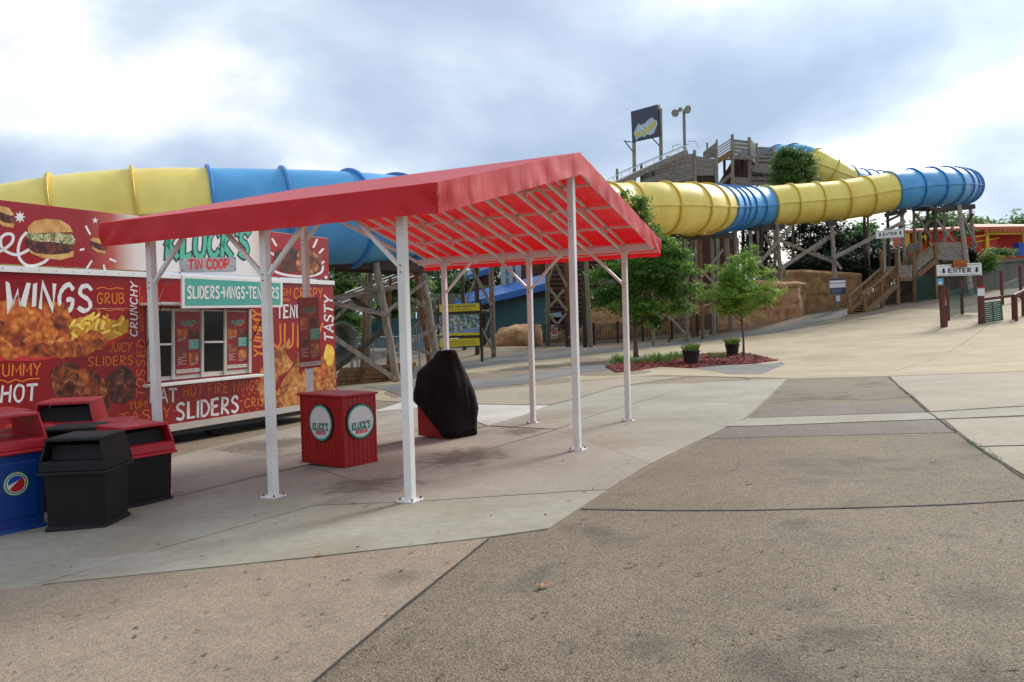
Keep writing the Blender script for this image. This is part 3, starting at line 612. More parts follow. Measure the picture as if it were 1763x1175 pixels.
def food_mat(name, dark, mid, lite, scale, gloss=.4):
    m = bpy.data.materials.new(name); m.use_nodes = True; t = m.node_tree; b = t.nodes['Principled BSDF']; n = t.nodes.new; L = t.links.new
    tcn = n('ShaderNodeTexCoord'); a = n('ShaderNodeTexNoise'); a.inputs['Scale'].default_value = scale; a.inputs['Detail'].default_value = 8; a.inputs['Roughness'].default_value = .68; a.inputs['Distortion'].default_value = .8; L(tcn.outputs['Object'], a.inputs['Vector'])
    v = n('ShaderNodeTexVoronoi'); v.inputs['Scale'].default_value = scale*2.2; L(tcn.outputs['Object'], v.inputs['Vector'])
    s1 = n('ShaderNodeMath'); s1.operation = 'MULTIPLY_ADD'; L(v.outputs['Distance'], s1.inputs[0]); s1.inputs[1].default_value = -.28; L(a.outputs[0], s1.inputs[2])
    r = n('ShaderNodeValToRGB'); e = r.color_ramp.elements; e.new(.5)
    for i, (p, c_) in enumerate(((.24, dark), (.40, mid), (.58, lite))): e[i].position = p; e[i].color = (*lin(*c_), 1)
    L(s1.outputs[0], r.inputs[0]); L(r.outputs[0], b.inputs['Base Color']); b.inputs['Roughness'].default_value = gloss; return m
M['chicken'] = food_mat('fried_chicken_print', (118, 46, 12), (188, 92, 28), (224, 142, 66), 3.2)
M['chicken_b'] = food_mat('fried_chicken_light_print', (150, 66, 18), (208, 116, 40), (236, 166, 92), 3.6)
M['chicken_d'] = food_mat('fried_chicken_shade_print', (84, 28, 8), (146, 62, 18), (190, 100, 40), 3.6)
M['chicken2'] = food_mat('tender_print', (120, 62, 22), (186, 116, 52), (218, 162, 92), 3.5)
M['wingprint'] = food_mat('glazed_wing_print', (62, 20, 10), (136, 68, 32), (206, 146, 92), 3.6)
M['darkfood'] = food_mat('dark_glaze_print', (36, 10, 8), (88, 28, 18), (150, 78, 48), 4.5)
M['fry'] = food_mat('fries_print', (214, 160, 40), (232, 190, 60), (244, 214, 96), 2)
M['fry_d'] = food_mat('fries_shade_print', (170, 108, 16), (198, 140, 28), (216, 166, 48), 2)
M['fry_l'] = food_mat('fries_light_print', (236, 200, 80), (244, 218, 104), (250, 232, 140), 2)
M['bun'] = food_mat('bun_print', (190, 134, 66), (212, 164, 96), (224, 184, 122), 2.5)
M['slaw'] = food_mat('slaw_print', (70, 84, 34), (178, 172, 120), (226, 222, 190), 11)
def blob(cx, cy, rx, ry, seed, n=26, amp=.14, rot=0):
    out = []
    for i in range(n):
        t = 2*math.pi*i/n; r = 1+amp*mnoise.noise(Vector((math.cos(t)*1.6, math.sin(t)*1.6, seed)))*1.6+amp*.45*mnoise.noise(Vector((math.cos(t)*5, math.sin(t)*5, seed+3)))
        x, y = rx*r*math.cos(t), ry*r*math.sin(t); c_, s1 = math.cos(rot), math.sin(rot)
        out.append((cx+x*c_-y*s1, cy+x*s1+y*c_))
    return out
# lower left picture: chicken, fries, wings
for i_, (cx_, cy_, rx_, ry_, mm_) in enumerate(((30, 578, 26, 18, 'chicken_d'), (70, 596, 30, 16, 'chicken_d'), (8, 600, 24, 14, 'chicken_b'), (52, 552, 24, 16, 'chicken_b'), (84, 574, 18, 14, 'chicken_b'), (24, 560, 14, 12, 'chicken'), (104, 560, 9, 20, 'chicken_d'), (60, 584, 20, 10, 'chicken'), (112, 592, 16, 10, 'chicken_b'), (92, 606, 22, 8, 'chicken'), (-4, 566, 14, 16, 'chicken_d'), (40, 540, 12, 7, 'chicken'))):
    dec('chicken_print', blob(cx_, cy_, rx_, ry_, 60+i_, 22, .22, i_*.4), mm_, .0048+i_*.00012)
for i_, (cx_, cy_, rx_, ry_, mm_) in enumerate(((150, 584, 11, 8, 'chicken_b'), (170, 592, 11, 7, 'chicken_d'), (162, 578, 8, 6, 'chicken_b'), (135, 604, 12, 5, 'chicken_d'), (108, 604, 10, 5, 'chicken_b'))):
    dec('chicken_print', blob(cx_, cy_, rx_, ry_, 90+i_, 20, .2, i_*.5), mm_, .0089+i_*.00012)
dec('plate_print', [(-60, 610), (0, 622), (60, 622), (130, 612), (190, 594), (224, 574), (226, 566), (180, 590), (120, 606), (40, 612), (-60, 600)], 'sign_red', .0029)
dec('chicken_print', blob(45, 565, 95, 52, 1), 'chicken', .003)
dec('chicken_print', blob(-40, 575, 70, 50, 9), 'chicken', .0035)
dec('chicken_print', [(20, 556), (24, 540), (40, 529), (62, 528), (78, 538), (86, 554), (92, 548), (100, 530), (106, 522), (116, 524), (119, 545), (112, 568), (120, 590), (110, 605), (60, 612), (20, 600)], 'chicken', .0045)
rf = random.Random(4)
for i in range(46):
    cx, cy = rf.uniform(124, 214), rf.uniform(548, 582); cy -= 4*math.sin((cx-124)/90*3.14); a = rf.choice((rf.uniform(-1.5, -.9), rf.uniform(-.7, -.2), rf.uniform(.3, .8))); l = rf.uniform(13, 22); w = 4.2
    dx_, dy_ = math.cos(a)*l/2, math.sin(a)*l/2; nx_, ny_ = -math.sin(a)*w/2, math.cos(a)*w/2
    dec('fry_print', [(cx-dx_-nx_, cy-dy_-ny_), (cx+dx_-nx_, cy+dy_-ny_), (cx+dx_+nx_, cy+dy_+ny_), (cx-dx_+nx_, cy-dy_+ny_)], ('fry', 'fry_d', 'fry_l')[i % 3], .0036+i*.00009)
dec('fry_print', [(116, 575), (122, 552), (140, 546), (170, 548), (205, 552), (222, 550), (220, 572), (196, 584), (180, 590)], 'fry_d', .0033)
dec('chicken_print', blob(158, 588, 26, 17, 21), 'chicken', .0083)
dec('chicken_print', blob(122, 602, 40, 13, 22), 'chicken', .0086)
dec('wing_print', blob(112, 655, 26, 32, 31), 'wingprint', .003)
dec('wing_print', [(120, 624), (128, 620), (136, 634), (160, 640), (178, 652), (186, 680), (190, 708), (166, 712), (140, 690), (128, 660)], 'wingprint', .0045)
dec('wing_print', blob(208, 664, 26, 32, 33), 'darkfood', .0035)
for i_, (cx_, cy_, rx_, ry_, mm_) in enumerate(((104, 648, 12, 14, 'chicken_d'), (118, 668, 10, 12, 'darkfood'), (146, 648, 12, 10, 'chicken'), (160, 672, 14, 16, 'chicken_d'), (150, 690, 12, 10, 'darkfood'), (178, 690, 8, 12, 'wingprint'), (206, 652, 9, 9, 'wingprint'), (216, 676, 8, 8, 'chicken_d'), (128, 640, 4, 8, 'chicken_b'))):
    dec('wing_print', blob(cx_, cy_, rx_, ry_, 120+i_, 20, .25, i_*.6), mm_, .0052+i_*.0001)
dec('burger_print', [(47, 392), (58, 381), (78, 377), (104, 379), (120, 389), (125, 400), (48, 402)], 'bun', .0046, HEAD)
dec('burger_print', [(44, 408), (50, 401), (74, 403), (100, 401), (124, 404), (131, 414), (126, 422), (90, 417), (60, 416)], 'slaw', .0044, HEAD)
dec('burger_print', [(43, 412), (60, 413), (95, 415), (131, 416), (128, 428), (118, 436), (90, 439), (60, 436), (46, 426)], 'darkfood', .0040, HEAD)
dec('burger_print', [(48, 424), (70, 434), (100, 437), (127, 432), (126, 442), (104, 448), (74, 445), (52, 436)], 'bun', .0036, HEAD)
for (ox, oy, q) in ((156, 410, .36), (-8, 358, .5)):
    for (sh, mm, of) in (([(-14, -8), (-4, -16), (16, -10), (26, 6), (20, 8)], 'bun', .0046), ([(-14, -4), (10, 4), (30, 16), (26, 26), (8, 22), (-12, 8)], 'darkfood', .0042), ([(-10, 10), (8, 24), (26, 26), (24, 36), (6, 32), (-8, 20)], 'bun', .0038)):
        dec('burger_print', [(ox+8+x*q*1.9, oy+8+y*q*1.5) for x, y in sh], mm, of, HEAD)
def ribbon(pix, w, m, off, parent):
    P = [Vector((p[0], p[1], 0)) for p in pix]; Q = []
    for i in range(len(P)-1):
        p0, p1, p2, p3 = P[max(i-1, 0)], P[i], P[i+1], P[min(i+2, len(P)-1)]
        for k in range(6):
            t = k/6; Q.append(.5*((2*p1)+(-p0+p2)*t+(2*p0-5*p1+4*p2-p3)*t*t+(-p0+3*p1-3*p2+p3)*t**3))
    Q.append(P[-1]); mb = MB(); L_ = []
    for i, p in enumerate(Q):
        t = (Q[min(i+1, len(Q)-1)]-Q[max(i-1, 0)]).normalized(); s1 = Vector((-t.y, t.x, 0))*w/2; L_.append((p-s1, p+s1))
    for (a, b), (c_, d) in zip(L_, L_[1:]): mb.poly([fac(q.x, q.y, off) for q in (a, b, d, c_)])
    return mb.build('flourish_print', M[m], parent, fix=False)
ribbon([(-12, 438), (6, 430), (20, 418), (22, 406), (12, 403), (2, 410), (2, 424), (12, 434), (30, 439), (50, 430)], 5, 'print_white', .003, HEAD)
ribbon([(46, 400), (36, 412), (31, 430), (34, 446), (46, 457), (62, 457), (78, 450), (86, 440)], 5, 'print_white', .0033, HEAD)
def star(cx, cy, r, n, k=.45):
    dec('star_print', [(cx+(r if i % 2 == 0 else r*k)*math.sin(math.pi*i/n), cy-(r if i % 2 == 0 else r*k)*math.cos(math.pi*i/n)*1.1) for i in range(2*n)], 'print_white', .003, HEAD)
star(34, 374, 10, 8, .5); star(163.5, 380, 5.5, 5); star(561, 478, 4, 5)
for (a, b) in (((147, 389), (155, 404)), ((137, 431), (145, 429)), ((149, 463), (158, 449)), ((188, 446), (200, 451)), ((178, 456), (181, 467)), ((468, 411), (476, 424)), ((546, 412), (539, 427)), ((557, 428), (549, 437)), ((466, 435), (477, 444)), ((558, 450), (551, 457))):
    ribbon([a, ((a[0]+b[0])/2, (a[1]+b[1])/2), b], 3.6, 'print_white', .0034, HEAD)
dec('wing_print', blob(497, 448, 27, 22, 41), 'darkfood', .0036, HEAD); dec('wing_print', blob(532, 452, 22, 24, 42), 'wingprint', .0041, HEAD)
ribbon([(466, 456), (474, 468), (500, 475), (530, 476), (552, 470), (556, 458)], 4, 'print_white', .003, HEAD)
fw('WINGS', (10, 535), (158, 536), (12, 487), 'print_white', 1.0, rough=.5, seed=3)
fw('GRUB', (167, 523), (214, 523), (167, 505), 'orange', .75)
for y0 in (496, 533): ribbon([(166, y0+2), (176, y0-1), (188, y0+2), (200, y0), (213, y0+2)], 1.6, 'orange', .004, BODY)
words('CRUNCHY', fac(236, 580, .004), fac(236.5, 487, .004), fac(224, 578, .004), M['print_white'], BODY, .9, seed=5)
words('TOSSED', fac(248.5, 683, .004), fac(250, 585, .004), fac(234, 683, .004), M['fire'], BODY, .75)
for x0 in (240, 244.5): ribbon([(x0, 492+(x0-240)*4), (x0+.7, 540), (x0+1.5, 572)], 1.4, 'fire', .004, BODY)
fw('JUICY', (187, 606), (226, 606), (188, 590), 'orange', .7)
fw('SLIDERS', (151, 631), (229, 628), (151, 615), 'orange', .75)
fw('YUMMY', (-14, 649), (70, 646), (-14, 628), 'orange', .75)
ribbon([(-10, 657), (4, 655), (14, 659), (26, 654), (38, 657), (50, 653), (68, 652)], 2.2, 'orange', .004, BODY)
fw('HOT', (0, 693), (62, 690), (2, 664), 'print_white', .9, rough=.4)
fw('YUM!', (222, 705), (254, 702), (222, 692), 'orange', .75)
fw('TASTY.', (205, 732), (300, 716), (205, 713), 'fire', .75)
fw('EAT', (258, 693), (304, 693), (258, 669), 'print_white', .95, rough=.4)
fw('HOT FIRE WINGS', (315, 683), (447, 671), (315, 665), 'fire', .8)
fw('SLIDERS', (303, 724), (411, 709), (303, 695), 'print_white', 1.0, rough=.45)
fw('CRISPY', (421, 702), (476, 696), (421, 687), 'orange', .75)
for a in (((412, 692), (418, 690)), ((417, 680), (421, 683)), ((428, 677), (430, 680)), ((438, 675), (438, 678)), ((418, 706), (415, 709)), ((428, 707), (429, 710)), ((441, 703), (444, 707))):
    ribbon([a[0], ((a[0][0]+a[1][0])/2, (a[0][1]+a[1][1])/2), a[1]], 1.5, 'orange', .004, BODY)
fw('RELISH', (450, 509), (500, 509), (450, 496), 'orange', .7)
ribbon([(484, 515), (492, 515), (499, 516)], 1.2, 'orange', .004, BODY); ribbon([(484, 518), (492, 518), (498, 519)], 1.2, 'orange', .004, BODY)
fw('CRISPY', (506, 514), (555, 514), (506, 496), 'orange', .85)
fw('TENDERS', (477, 548), (549, 546), (477, 526), 'print_white', 1.0, rough=.4)
words('TASTY', fac(573.5, 588, .004), fac(572.5, 511, .004), fac(559, 586, .004), M['print_white'], BODY, 1.0, seed=2)
words('YUMMY', fac(452, 615, .004), fac(449, 535, .004), fac(437, 614, .004), M['orange'], BODY, 1.2)
fw('JUICY', (470, 600), (556, 596), (470, 558), 'orange', .75)
# tenders
def drum(pix, m, off): dec('tender_print', pix, m, off)
drum([(447, 640), (455, 620), (470, 605), (490, 592), (498, 582), (499, 592), (490, 606), (500, 620), (506, 626), (495, 640), (480, 648), (474, 665), (450, 672)], 'chicken2', .0048)
drum([(475, 700), (476, 675), (490, 650), (506, 630), (512, 606), (516, 612), (514, 640), (520, 655), (524, 690), (510, 699), (495, 704)], 'chicken2', .0052)
drum([(520, 700), (516, 650), (526, 632), (546, 628), (556, 610), (562, 600), (574, 602), (577, 640), (578, 665), (560, 690)], 'chicken2', .0056)
drum(blob(566, 612, 9, 20, 51), 'fry', .0059); drum(blob(555, 640, 9, 26, 52), 'chicken', .0062)
drum([(440, 660), (470, 655), (480, 690), (470, 704), (452, 700)], 'chicken2', .0044)
# header lettering
def hw(text, bl, br, tl, m, w, off=.004, **k): return words(text, fac(*bl, off), fac(*br, off), fac(*tl, off), M[m] if isinstance(m, str) else m, HEAD, w, **k)
hw("KLUCK'S", (285, 443), (428, 441), (288, 394), 'black', 1.35, .0035, outline=.38, rough=.15, seed=8)
hw("KLUCK'S", (285, 443), (428, 441), (288, 394), 'teal_print', 1.25, .005, rough=.2, seed=8)
PL = MB().prism([fac(309, 445, .006), fac(406, 443, .006), fac(406, 467, .006), fac(312, 469, .006)], AU*.005).build('plaque_print', mat('corrugated_print', lin(170, 170, 172), .5, .2, 2, stretch=(1, 1, 22), col2=lin(128, 130, 134)), HEAD)
words('TIN COOP', fac(324, 464, .012), fac(394, 462, .012), fac(324, 448, .012), M['sign_red'], HEAD, 1.55, rough=.1, seed=4)
for (x, y) in ((312.5, 447), (403, 445), (404, 464), (314, 466)): dec('rivet_print', blob(x, y, 1.4, 1.4, 2, 8, .01), 'black', .0115, HEAD)
# service window
WIN = MB().prism([fac(252, 530, .002), fac(430, 536, .002), fac(431, 642, .002), fac(253, 658, .002)], AU*.02).build('service_window', M['offwhite'], TR)
def wpane(name, x0, x1, y0, y1, y2, y3, m, o0, o1, par): return MB().prism([fac(x0, y0, o0), fac(x1, y1, o0), fac(x1, y2, o0), fac(x0, y3, o0)], AU*(o1-o0)).build(name, M[m] if isinstance(m, str) else m, par)
for (x0, x1, yt, yb) in ((262, 292.5, 536, 649), (349, 382, 536.5, 640)):
    ym = (yt+yb)/2+1
    wpane('pane', x0, x1, yt, yt, ym-1.5, ym-1, 'glass', .022, .03, WIN); wpane('pane', x0, x1, ym+1.5, ym+1, yb-1.5, yb+.5, 'glass', .022, .03, WIN)
    wpane('meeting_rail', x0, x1, ym-1.6, ym-2, ym+1.2, ym+1.8, 'white', .03, .055, WIN)
for x in (256, 295.5, 345.5, 385, 427.5): wpane('mullion', x-2.2, x+2.2, 533, 533.2, 657-(x-253)*.086, 657.4-(x-253)*.086, 'offwhite', .022, .06, WIN)
def poster(pts, off, parent, tilt=None, axis=AU):
    """menu poster: pts = top left, top right, bottom right, bottom left (world)"""
    P = [Vector(p) for p in pts]
    o = MB().prism(P, axis*.008).build('menu_poster', M['truck_red'], parent)
    def q(a, b, dz=.0095): return P[0].lerp(P[1], a).lerp(P[3].lerp(P[2], a), b)+axis*dz
    def rc(n_, a0, a1, b0, b1, m, dz=.0095): MB().poly([q(a0, b0, dz), q(a1, b0, dz), q(a1, b1, dz), q(a0, b1, dz)]).build(n_, M[m], o, fix=False)
    rc('photo_print', .05, .46, .27, .41, 'chicken'); rc('photo_print', .54, .94, .30, .43, 'darkfood'); rc('photo_print', .05, .46, .56, .70, 'wingprint'); rc('photo_print', .54, .94, .66, .80, 'chicken2')
    rc('price_panel', .53, .96, .445, .60, 'teal'); rc('footer_band', .0, 1, .91, .972, 'offwhite')
    for (a, b0, k) in ((.07, .425, 2), (.56, .46, 5), (.07, .72, 5), (.56, .82, 2)):
        for i in range(k): MB().poly([q(a, b0+i*.026, .0105), q(a+(.34 if i % 2 == 0 else .2), b0+i*.026, .0105), q(a+(.34 if i % 2 == 0 else .2), b0+i*.026+.008, .0105), q(a, b0+i*.026+.008, .0105)]).build('menu_line', M['offwhite'], o, fix=False)
    words("KLUCK'S", q(.22, .205, .0105), q(.8, .195, .0105), q(.22, .15, .0105), M['teal'], o, 1.7, seed=1)
    words("TIN COOP", q(.32, .24, .0105), q(.72, .235, .0105), q(.32, .215, .0105), M['offwhite'], o, .9, seed=1)
    words("-- --- --", q(.2, .955, .0105), q(.75, .95, .0105), q(.2, .925, .0105), M['black'], o, 1.5, seed=1)
    return o
poster([fac(299.5, 537, .03), fac(341.5, 538, .03), fac(342.5, 643, .03), fac(301, 647, .03)], 0, TR)
poster([fac(388, 537, .03), fac(425, 538, .03), fac(424, 635, .03), fac(389, 638, .03)], 0, TR)
SI = fbox(3.07, 5.52, .70, .745, .0, .27).build('counter_shelf', M['white'], TR, bevel=.006)
fbox(3.07, 5.5, 2.0, 2.04, .0, .62).build('awning_panel', M['white'], TR, bevel=.005)
for v in (3.15, 5.42):
    MB().cyl(fvz(v, 1.35, .03), fvz(v, 1.99, .5), .012, .012, 6).build('gas_strut', M['iron'], TR)
# teal name board on the awning edge
pS = UV(-5.05*S, 0, 0)
def sg(px, py, off=0): return onplane(px, py, pS, AU)+AU*off
SB = MB().prism([sg(311, 474), sg(484, 483), sg(484, 529.5), sg(311, 531.5)], AU*.045).build('name_board', M['white'], TR, bevel=.005)
MB().prism([sg(316, 479.5, .046), sg(480, 488, .046), sg(480, 525, .046), sg(316, 526.5, .046)], AU*.004).build('board_face', M['teal'], SB)
words('SLIDERS-WINGS-TENDERS', sg(319, 514, .054), sg(477, 514, .054), sg(319, 493.5, .054), M['print_white'], SB, 1.25, rough=.05, wob=.06)
MB().path([fvz(3.2, 2.02, .3), fvz(3.45, 2.25, .1), fvz(3.6, 2.44, .04)], .006).build('power_cable', M['black'], TR)
MB().cyl(fvz(7.7, .25, .0), fvz(7.7, .25, .03), .035, .035, 10).build('marker_lamp', M['white'], TR)
# ================================================================== COUNTER BOX AND COVERED CABINET
def onground(p): return Vector((p.x, p.y, h1(p.x, p.y)))
def kiosk():
    A, B, C_ = Vector((-2.51, 9.61, 0))*S, Vector((-1.92, 9.12, 0))*S, Vector((-1.66, 9.47, 0))*S
    ex = (B-A).normalized(); ey = Vector((-ex.y, ex.x, 0)); W_, D_ = (B-A).length, .54
    c0 = (A+B)/2+ey*D_/2; g = h1(B.x, B.y)+.004; H = .97
    K = thing('counter_box', 'red boarded counter box with two round white logo signs under the canopy', 'counter', (c0.x, c0.y, g))
    def P(a, b, z): return Vector((c0.x, c0.y, g))+ex*a+ey*b+AZ*z
    MB().box(P(0, 0, H/2-.01), (W_-.03, D_-.03, H-.02), (ex, ey, AZ)).build('core', M['kiosk_red'], K)
    for (n_, L_, fn, ax) in ((11, W_, lambda t: P(t, -D_/2, H/2), (ex, ey, AZ)), (11, W_, lambda t: P(t, D_/2, H/2), (ex, ey, AZ)), (7, D_, lambda t: P(W_/2, t, H/2), (ey, ex, AZ)), (7, D_, lambda t: P(-W_/2, t, H/2), (ey, ex, AZ))):
        for i in range(n_):
            t = -L_/2+(i+.5)*L_/n_
            MB().box(fn(t), (L_/n_-.006, .022, H-.02), ax).build('board', M['kiosk_red'], K, bevel=.004)
    for a in (-1, 1):
        for b in (-1, 1): MB().box(P(a*(W_/2+.004), b*(D_/2+.004), H/2), (.03, .03, H-.01), (ex, ey, AZ)).build('corner_trim', M['kiosk_red'], K)
    MB().box(P(0, 0, H+.012), (W_+.09, D_+.09, .028), (ex, ey, AZ)).build('top', mat('counter_top_red', lin(176, 30, 36), .4, .1, 3), K, bevel=.004)
    for (ctr, ax, nr, r) in ((P(0, -D_/2-.012, .60), ex, -ey, .26), (P(W_/2+.012, 0, .615), ey, ex, .245)):
        def cp_(a, z, d): return ctr+ax*a+AZ*z+nr*d
        rim = MB().cyl(ctr, ctr+nr*.02, r, r, 40).build('round_sign', M['black'], K, smooth=True, angle=30)
        MB().cyl(ctr+nr*.0205, ctr+nr*.024, r*.955, r*.955, 40).build('sign_border', M['teal'], rim)
        MB().cyl(ctr+nr*.0245, ctr+nr*.027, r*.86, r*.86, 40).build('sign_face', M['white'], rim)
        for (m, w, o_, d) in (('black', 1.1, .3, .0285), ('teal', 1.05, 0, .0300)):
            words("KLUCK'S", cp_(-.17*r/.26, -.105, d), cp_(.17*r/.26, -.095, d), cp_(-.17*r/.26, -.015, d), M[m], rim, w, outline=o_, rough=.2, seed=8)
        MB().poly([cp_(-.105*r/.26, -.165, .0285), cp_(.11*r/.26, -.155, .0285), cp_(.11*r/.26, -.105, .0285), cp_(-.105*r/.26, -.115, .0285)]).build('plaque_print', M['sign_red'], rim, fix=False)
        words("TIN COOP", cp_(-.085*r/.26, -.155, .030), cp_(.09*r/.26, -.147, .030), cp_(-.085*r/.26, -.122, .030), M['white'], rim, .9, seed=3)
kiosk()
def cabinet():
    A, B = Vector((-1.46, 11.71, 0))*S, Vector((-.85, 11.13, 0))*S
    ex = (B-A).normalized(); ey = Vector((-ex.y, ex.x, 0)); W_ = .86; D_ = .5
    c0 = A+ex*W_/2+ey*D_/2; c0 = B-ex*(W_/2+.03)+ey*D_/2; g = h1(B.x, B.y)+.004
    K = thing('covered_cabinet', 'red cabinet under a draped black cloth cover behind the counter box', 'cabinet', (c0.x, c0.y, g))
    def P(a, b, z): return Vector((c0.x, c0.y, g))+ex*a+ey*b+AZ*z
    MB().box(P(0, 0, .32), (W_-.04, D_-.04, .64), (ex, ey, AZ)).build('cabinet_body', M['kiosk_red'], K, bevel=.006)
    for i in range(11): MB().box(P(-W_/2+(i+.5)*W_/11, -D_/2+.011, .315), ((W_-.04)/11-.006, .02, .62), (ex, ey, AZ)).build('board', M['kiosk_red'], K, bevel=.003)
    n_ = 96
    prof = [(0, .50, .40, .0), (.1, .505, .40, .0), (.2, .51, .40, .0), (.32, .515, .39, .0), (.44, .51, .375, .0), (.55, .50, .36, .0), (.63, .475, .34, .0), (.71, .43, .31, .02), (.79, .37, .27, .04), (.87, .30, .23, .055), (.95, .235, .19, .065), (1.02, .19, .16, .07), (1.05, .16, .14, .07), (1.08, .08, .07, .07), (1.085, .01, .01, .07)]
    rings = []
    for (f, a, b, sh) in prof:
        row = []
        for i in range(n_):
            t = 2*math.pi*i/n_; ct, s1 = math.cos(t), math.sin(t); e_ = 3.6-1.3*min(1, max(0, (f-.3)/.6))
            r = 1/((abs(ct)**e_+abs(s1)**e_)**(1/e_)); x, y = a*.99*r*ct, b*.96*r*s1
            # hem: high on the front left, down to the ground on the right
            hem = .03+.56*max(0, min(1, (.36-x)/.72))*(1 if y < .1 else .5)
            top = 1.46
            z = hem+(top-hem)*min(1, f/1.05) if f < 1.06 else top+.008*(f-1.05)*30
            amp = .05*max(.12, .85-f)*(.4+abs(mnoise.noise(Vector((ct*2, s1*2, 7))))*2)
            w = amp*math.sin(t*11+5*mnoise.noise(Vector((ct*1.5, s1*1.5, 2))))+.10*mnoise.noise(Vector((ct*1.4+z*.6, s1*1.4, z*1.3)))*(1.1-f*.5)+.03*mnoise.noise(Vector((x*5+z*3, y*5, z*2)))
            w = max(w, -.015)
            if f > .6: w += .035*mnoise.noise(Vector((x*6, y*6, z*5)))
            row.append(P(x*(1+w/.5)+sh+.02, y*(1+w/.4), max(.01, z+.02*mnoise.noise(Vector((x*7, y*7, z*3))))))
        rings.append(row)
    MB().loft(rings, True, True).build('cloth_cover', M['cover'], K, smooth=True)
cabinet()
# menu board hung on the far ridge post
pH = UV(uH+PW/2+.03, 0, 0)
def ph(px, py, off=0): return onplane(px, py, pH, AU)+AU*off
bp_ = ph(531, 575)
MS = thing('menu_board', 'hanging red menu board on the post beside the trailer window', 'menu board', (bp_.x, bp_.y, bp_.z-.5))
poster([ph(512, 513), ph(548, 512), ph(552, 632), ph(516, 636)], 0, MS)
for y in (520, 628): MB().beam(ph(530, y, -.02), ph(530, y, .0), .16, .02, AV).build('bracket', M['steel'], MS)
# ================================================================== LITTER BINS
def taper(mb, z0, z1, a0, a1, b0=None, b1=None):
    b0 = a0 if b0 is None else b0; b1 = a1 if b1 is None else b1
    mb.loft([[Vector((sx*a/2, sy*b/2, z)) for sx, sy in ((-1, -1), (1, -1), (1, 1), (-1, 1))] for z, a, b in ((z0, a0, b0), (z1, a1, b1))], True, True); return mb
def make_bin(label, body, lid, hb, hl, logo=False, side=.6, group='litter bins by the trailer', slot=True):
    T = thing('litter_bin', label, 'litter bin', (0, 0, 0), group)
    b = MB(); taper(b, .03, hb, side*.93, side); B = b.build('body', M[body], T, bevel=.02)
    f = MB(); taper(f, 0, .05, side*1.02, side*.96); f.build('foot', M[body], B, bevel=.01)
    for k in (-1, 1) if logo else ():
        p = MB(); p.loft([[Vector((sx*side*.36, k*(side*.475+(z-.15)*.03+o), z)) for sx in (-1, 1)] for z, o in ((.14, .0), (.15, .008), (hb-.13, .012), (hb-.12, .004))], closed=False); p.build('face_panel', M[body], B)
    l = MB(); a0, a1 = side*1.1, side*.92
    taper(l, hb-.04, hb-.005, a0+.03, a0+.02); taper(l, hb-.006, hb+.10, a0, a0*.965)
    L_ = l.build('lid', M[lid], T, bevel=.012)
    zt_ = hb+hl; am = a0*.965
    for k in (-1, 1):       # solid side walls
        w = MB(); w.prism([Vector((k*am/2, -am/2, hb+.095)), Vector((k*am/2, am/2, hb+.095)), Vector((k*a1/2, a1/2, zt_-.02)), Vector((k*a1/2, -a1/2, zt_-.02))], Vector((-k*.025, 0, 0))); w.build('side_wall', M[lid], L_, bevel=.006)
    r = MB(); r.loft([[Vector((sx*a/2, sy*a/2, z)) for sx, sy in ((-1, -1), (0, -1.0), (1, -1), (1, 0), (1, 1), (0, 1), (-1, 1), (-1, 0))] for z, a in ((zt_-.03, a1+.012), (zt_, a1), (zt_+.012, a1*.8))], True, True); r.build('hood_top', M[lid], L_, bevel=.008)
    for k in (-1, 1):
        fl = MB(); y0, y1 = k*(am/2-.10), k*(a1/2-.11)
        fl.prism([Vector((-a1/2+.02, y0, hb+.06)), Vector((a1/2-.02, y0, hb+.06)), Vector((a1/2-.02, y1, zt_-.08)), Vector((-a1/2+.02, y1, zt_-.08))], Vector((0, -k*.015, 0)))
        if slot: fl.build('flap', M['bin_black'], L_)
    if logo:
        y = -(side*.475+.35*.03)-.016
        def q(x, z, d=0): return Vector((x, y-d+(-(z-.5)*.03), z))
        cx, cz, R_ = .04, hb*.60, .105
        def disc(r, m, d, f0=0, f1=2*math.pi): MB().poly([q(cx+r*math.cos(f0+(f1-f0)*i/28), cz+r*math.sin(f0+(f1-f0)*i/28), d) for i in range(28 if f1-f0 > 6 else 29)]).build('emblem', M[m], B, fix=False)
        disc(R_*1.22, 'green', .001); disc(R_*1.08, 'print_white', .002); disc(R_*.98, 'green', .003); disc(R_*.86, 'print_white', .004)
        r = R_*.78
        def band(lo, hi, m, d):
            k = 14; top = []; bot = []
            for i in range(k+1):
                x = -r+2*r*i/k; lim = math.sqrt(max(0, r*r-x*x)); a = max(-lim, min(lim, lo(x))); c_ = max(-lim, min(lim, hi(x))); top.append(q(cx+x, cz+c_, d)); bot.append(q(cx+x, cz+a, d))
            MB().poly(bot+top[::-1]).build('emblem', M[m], B, fix=False)
        band(lambda x: .45*x+.3*r, lambda x: r, 'logo_blue', .005); band(lambda x: -r, lambda x: .85*x+.15*r-.25*x*x/r, 'sign_red', .0055)
    return T
def place(T, x, y, deg):
    T.location = (x*S, y*S, h1(x*S, y*S)+.012); T.rotation_euler = (0, 0, math.radians(deg)); return T
place(make_bin('black litter bin with a black hooded lid, nearest of the group', 'bin_black', 'bin_black', .60, .32), -3.67, 6.94, 3)
place(make_bin('blue recycling bin with round emblem and red hooded lid at left edge', 'bin_blue', 'bin_red', .84, .36, True, .68, slot=False), -4.47, 6.96, 55)
place(make_bin('black litter bin with faded red hooded lid, nearest the trailer counter', 'bin_black', 'bin_red', .60, .32), -3.70, 7.86, 56)
place(make_bin('black litter bin with black lid standing behind the front black bin', 'bin_black', 'bin_black', .62, .32), -4.30, 7.95, 10)
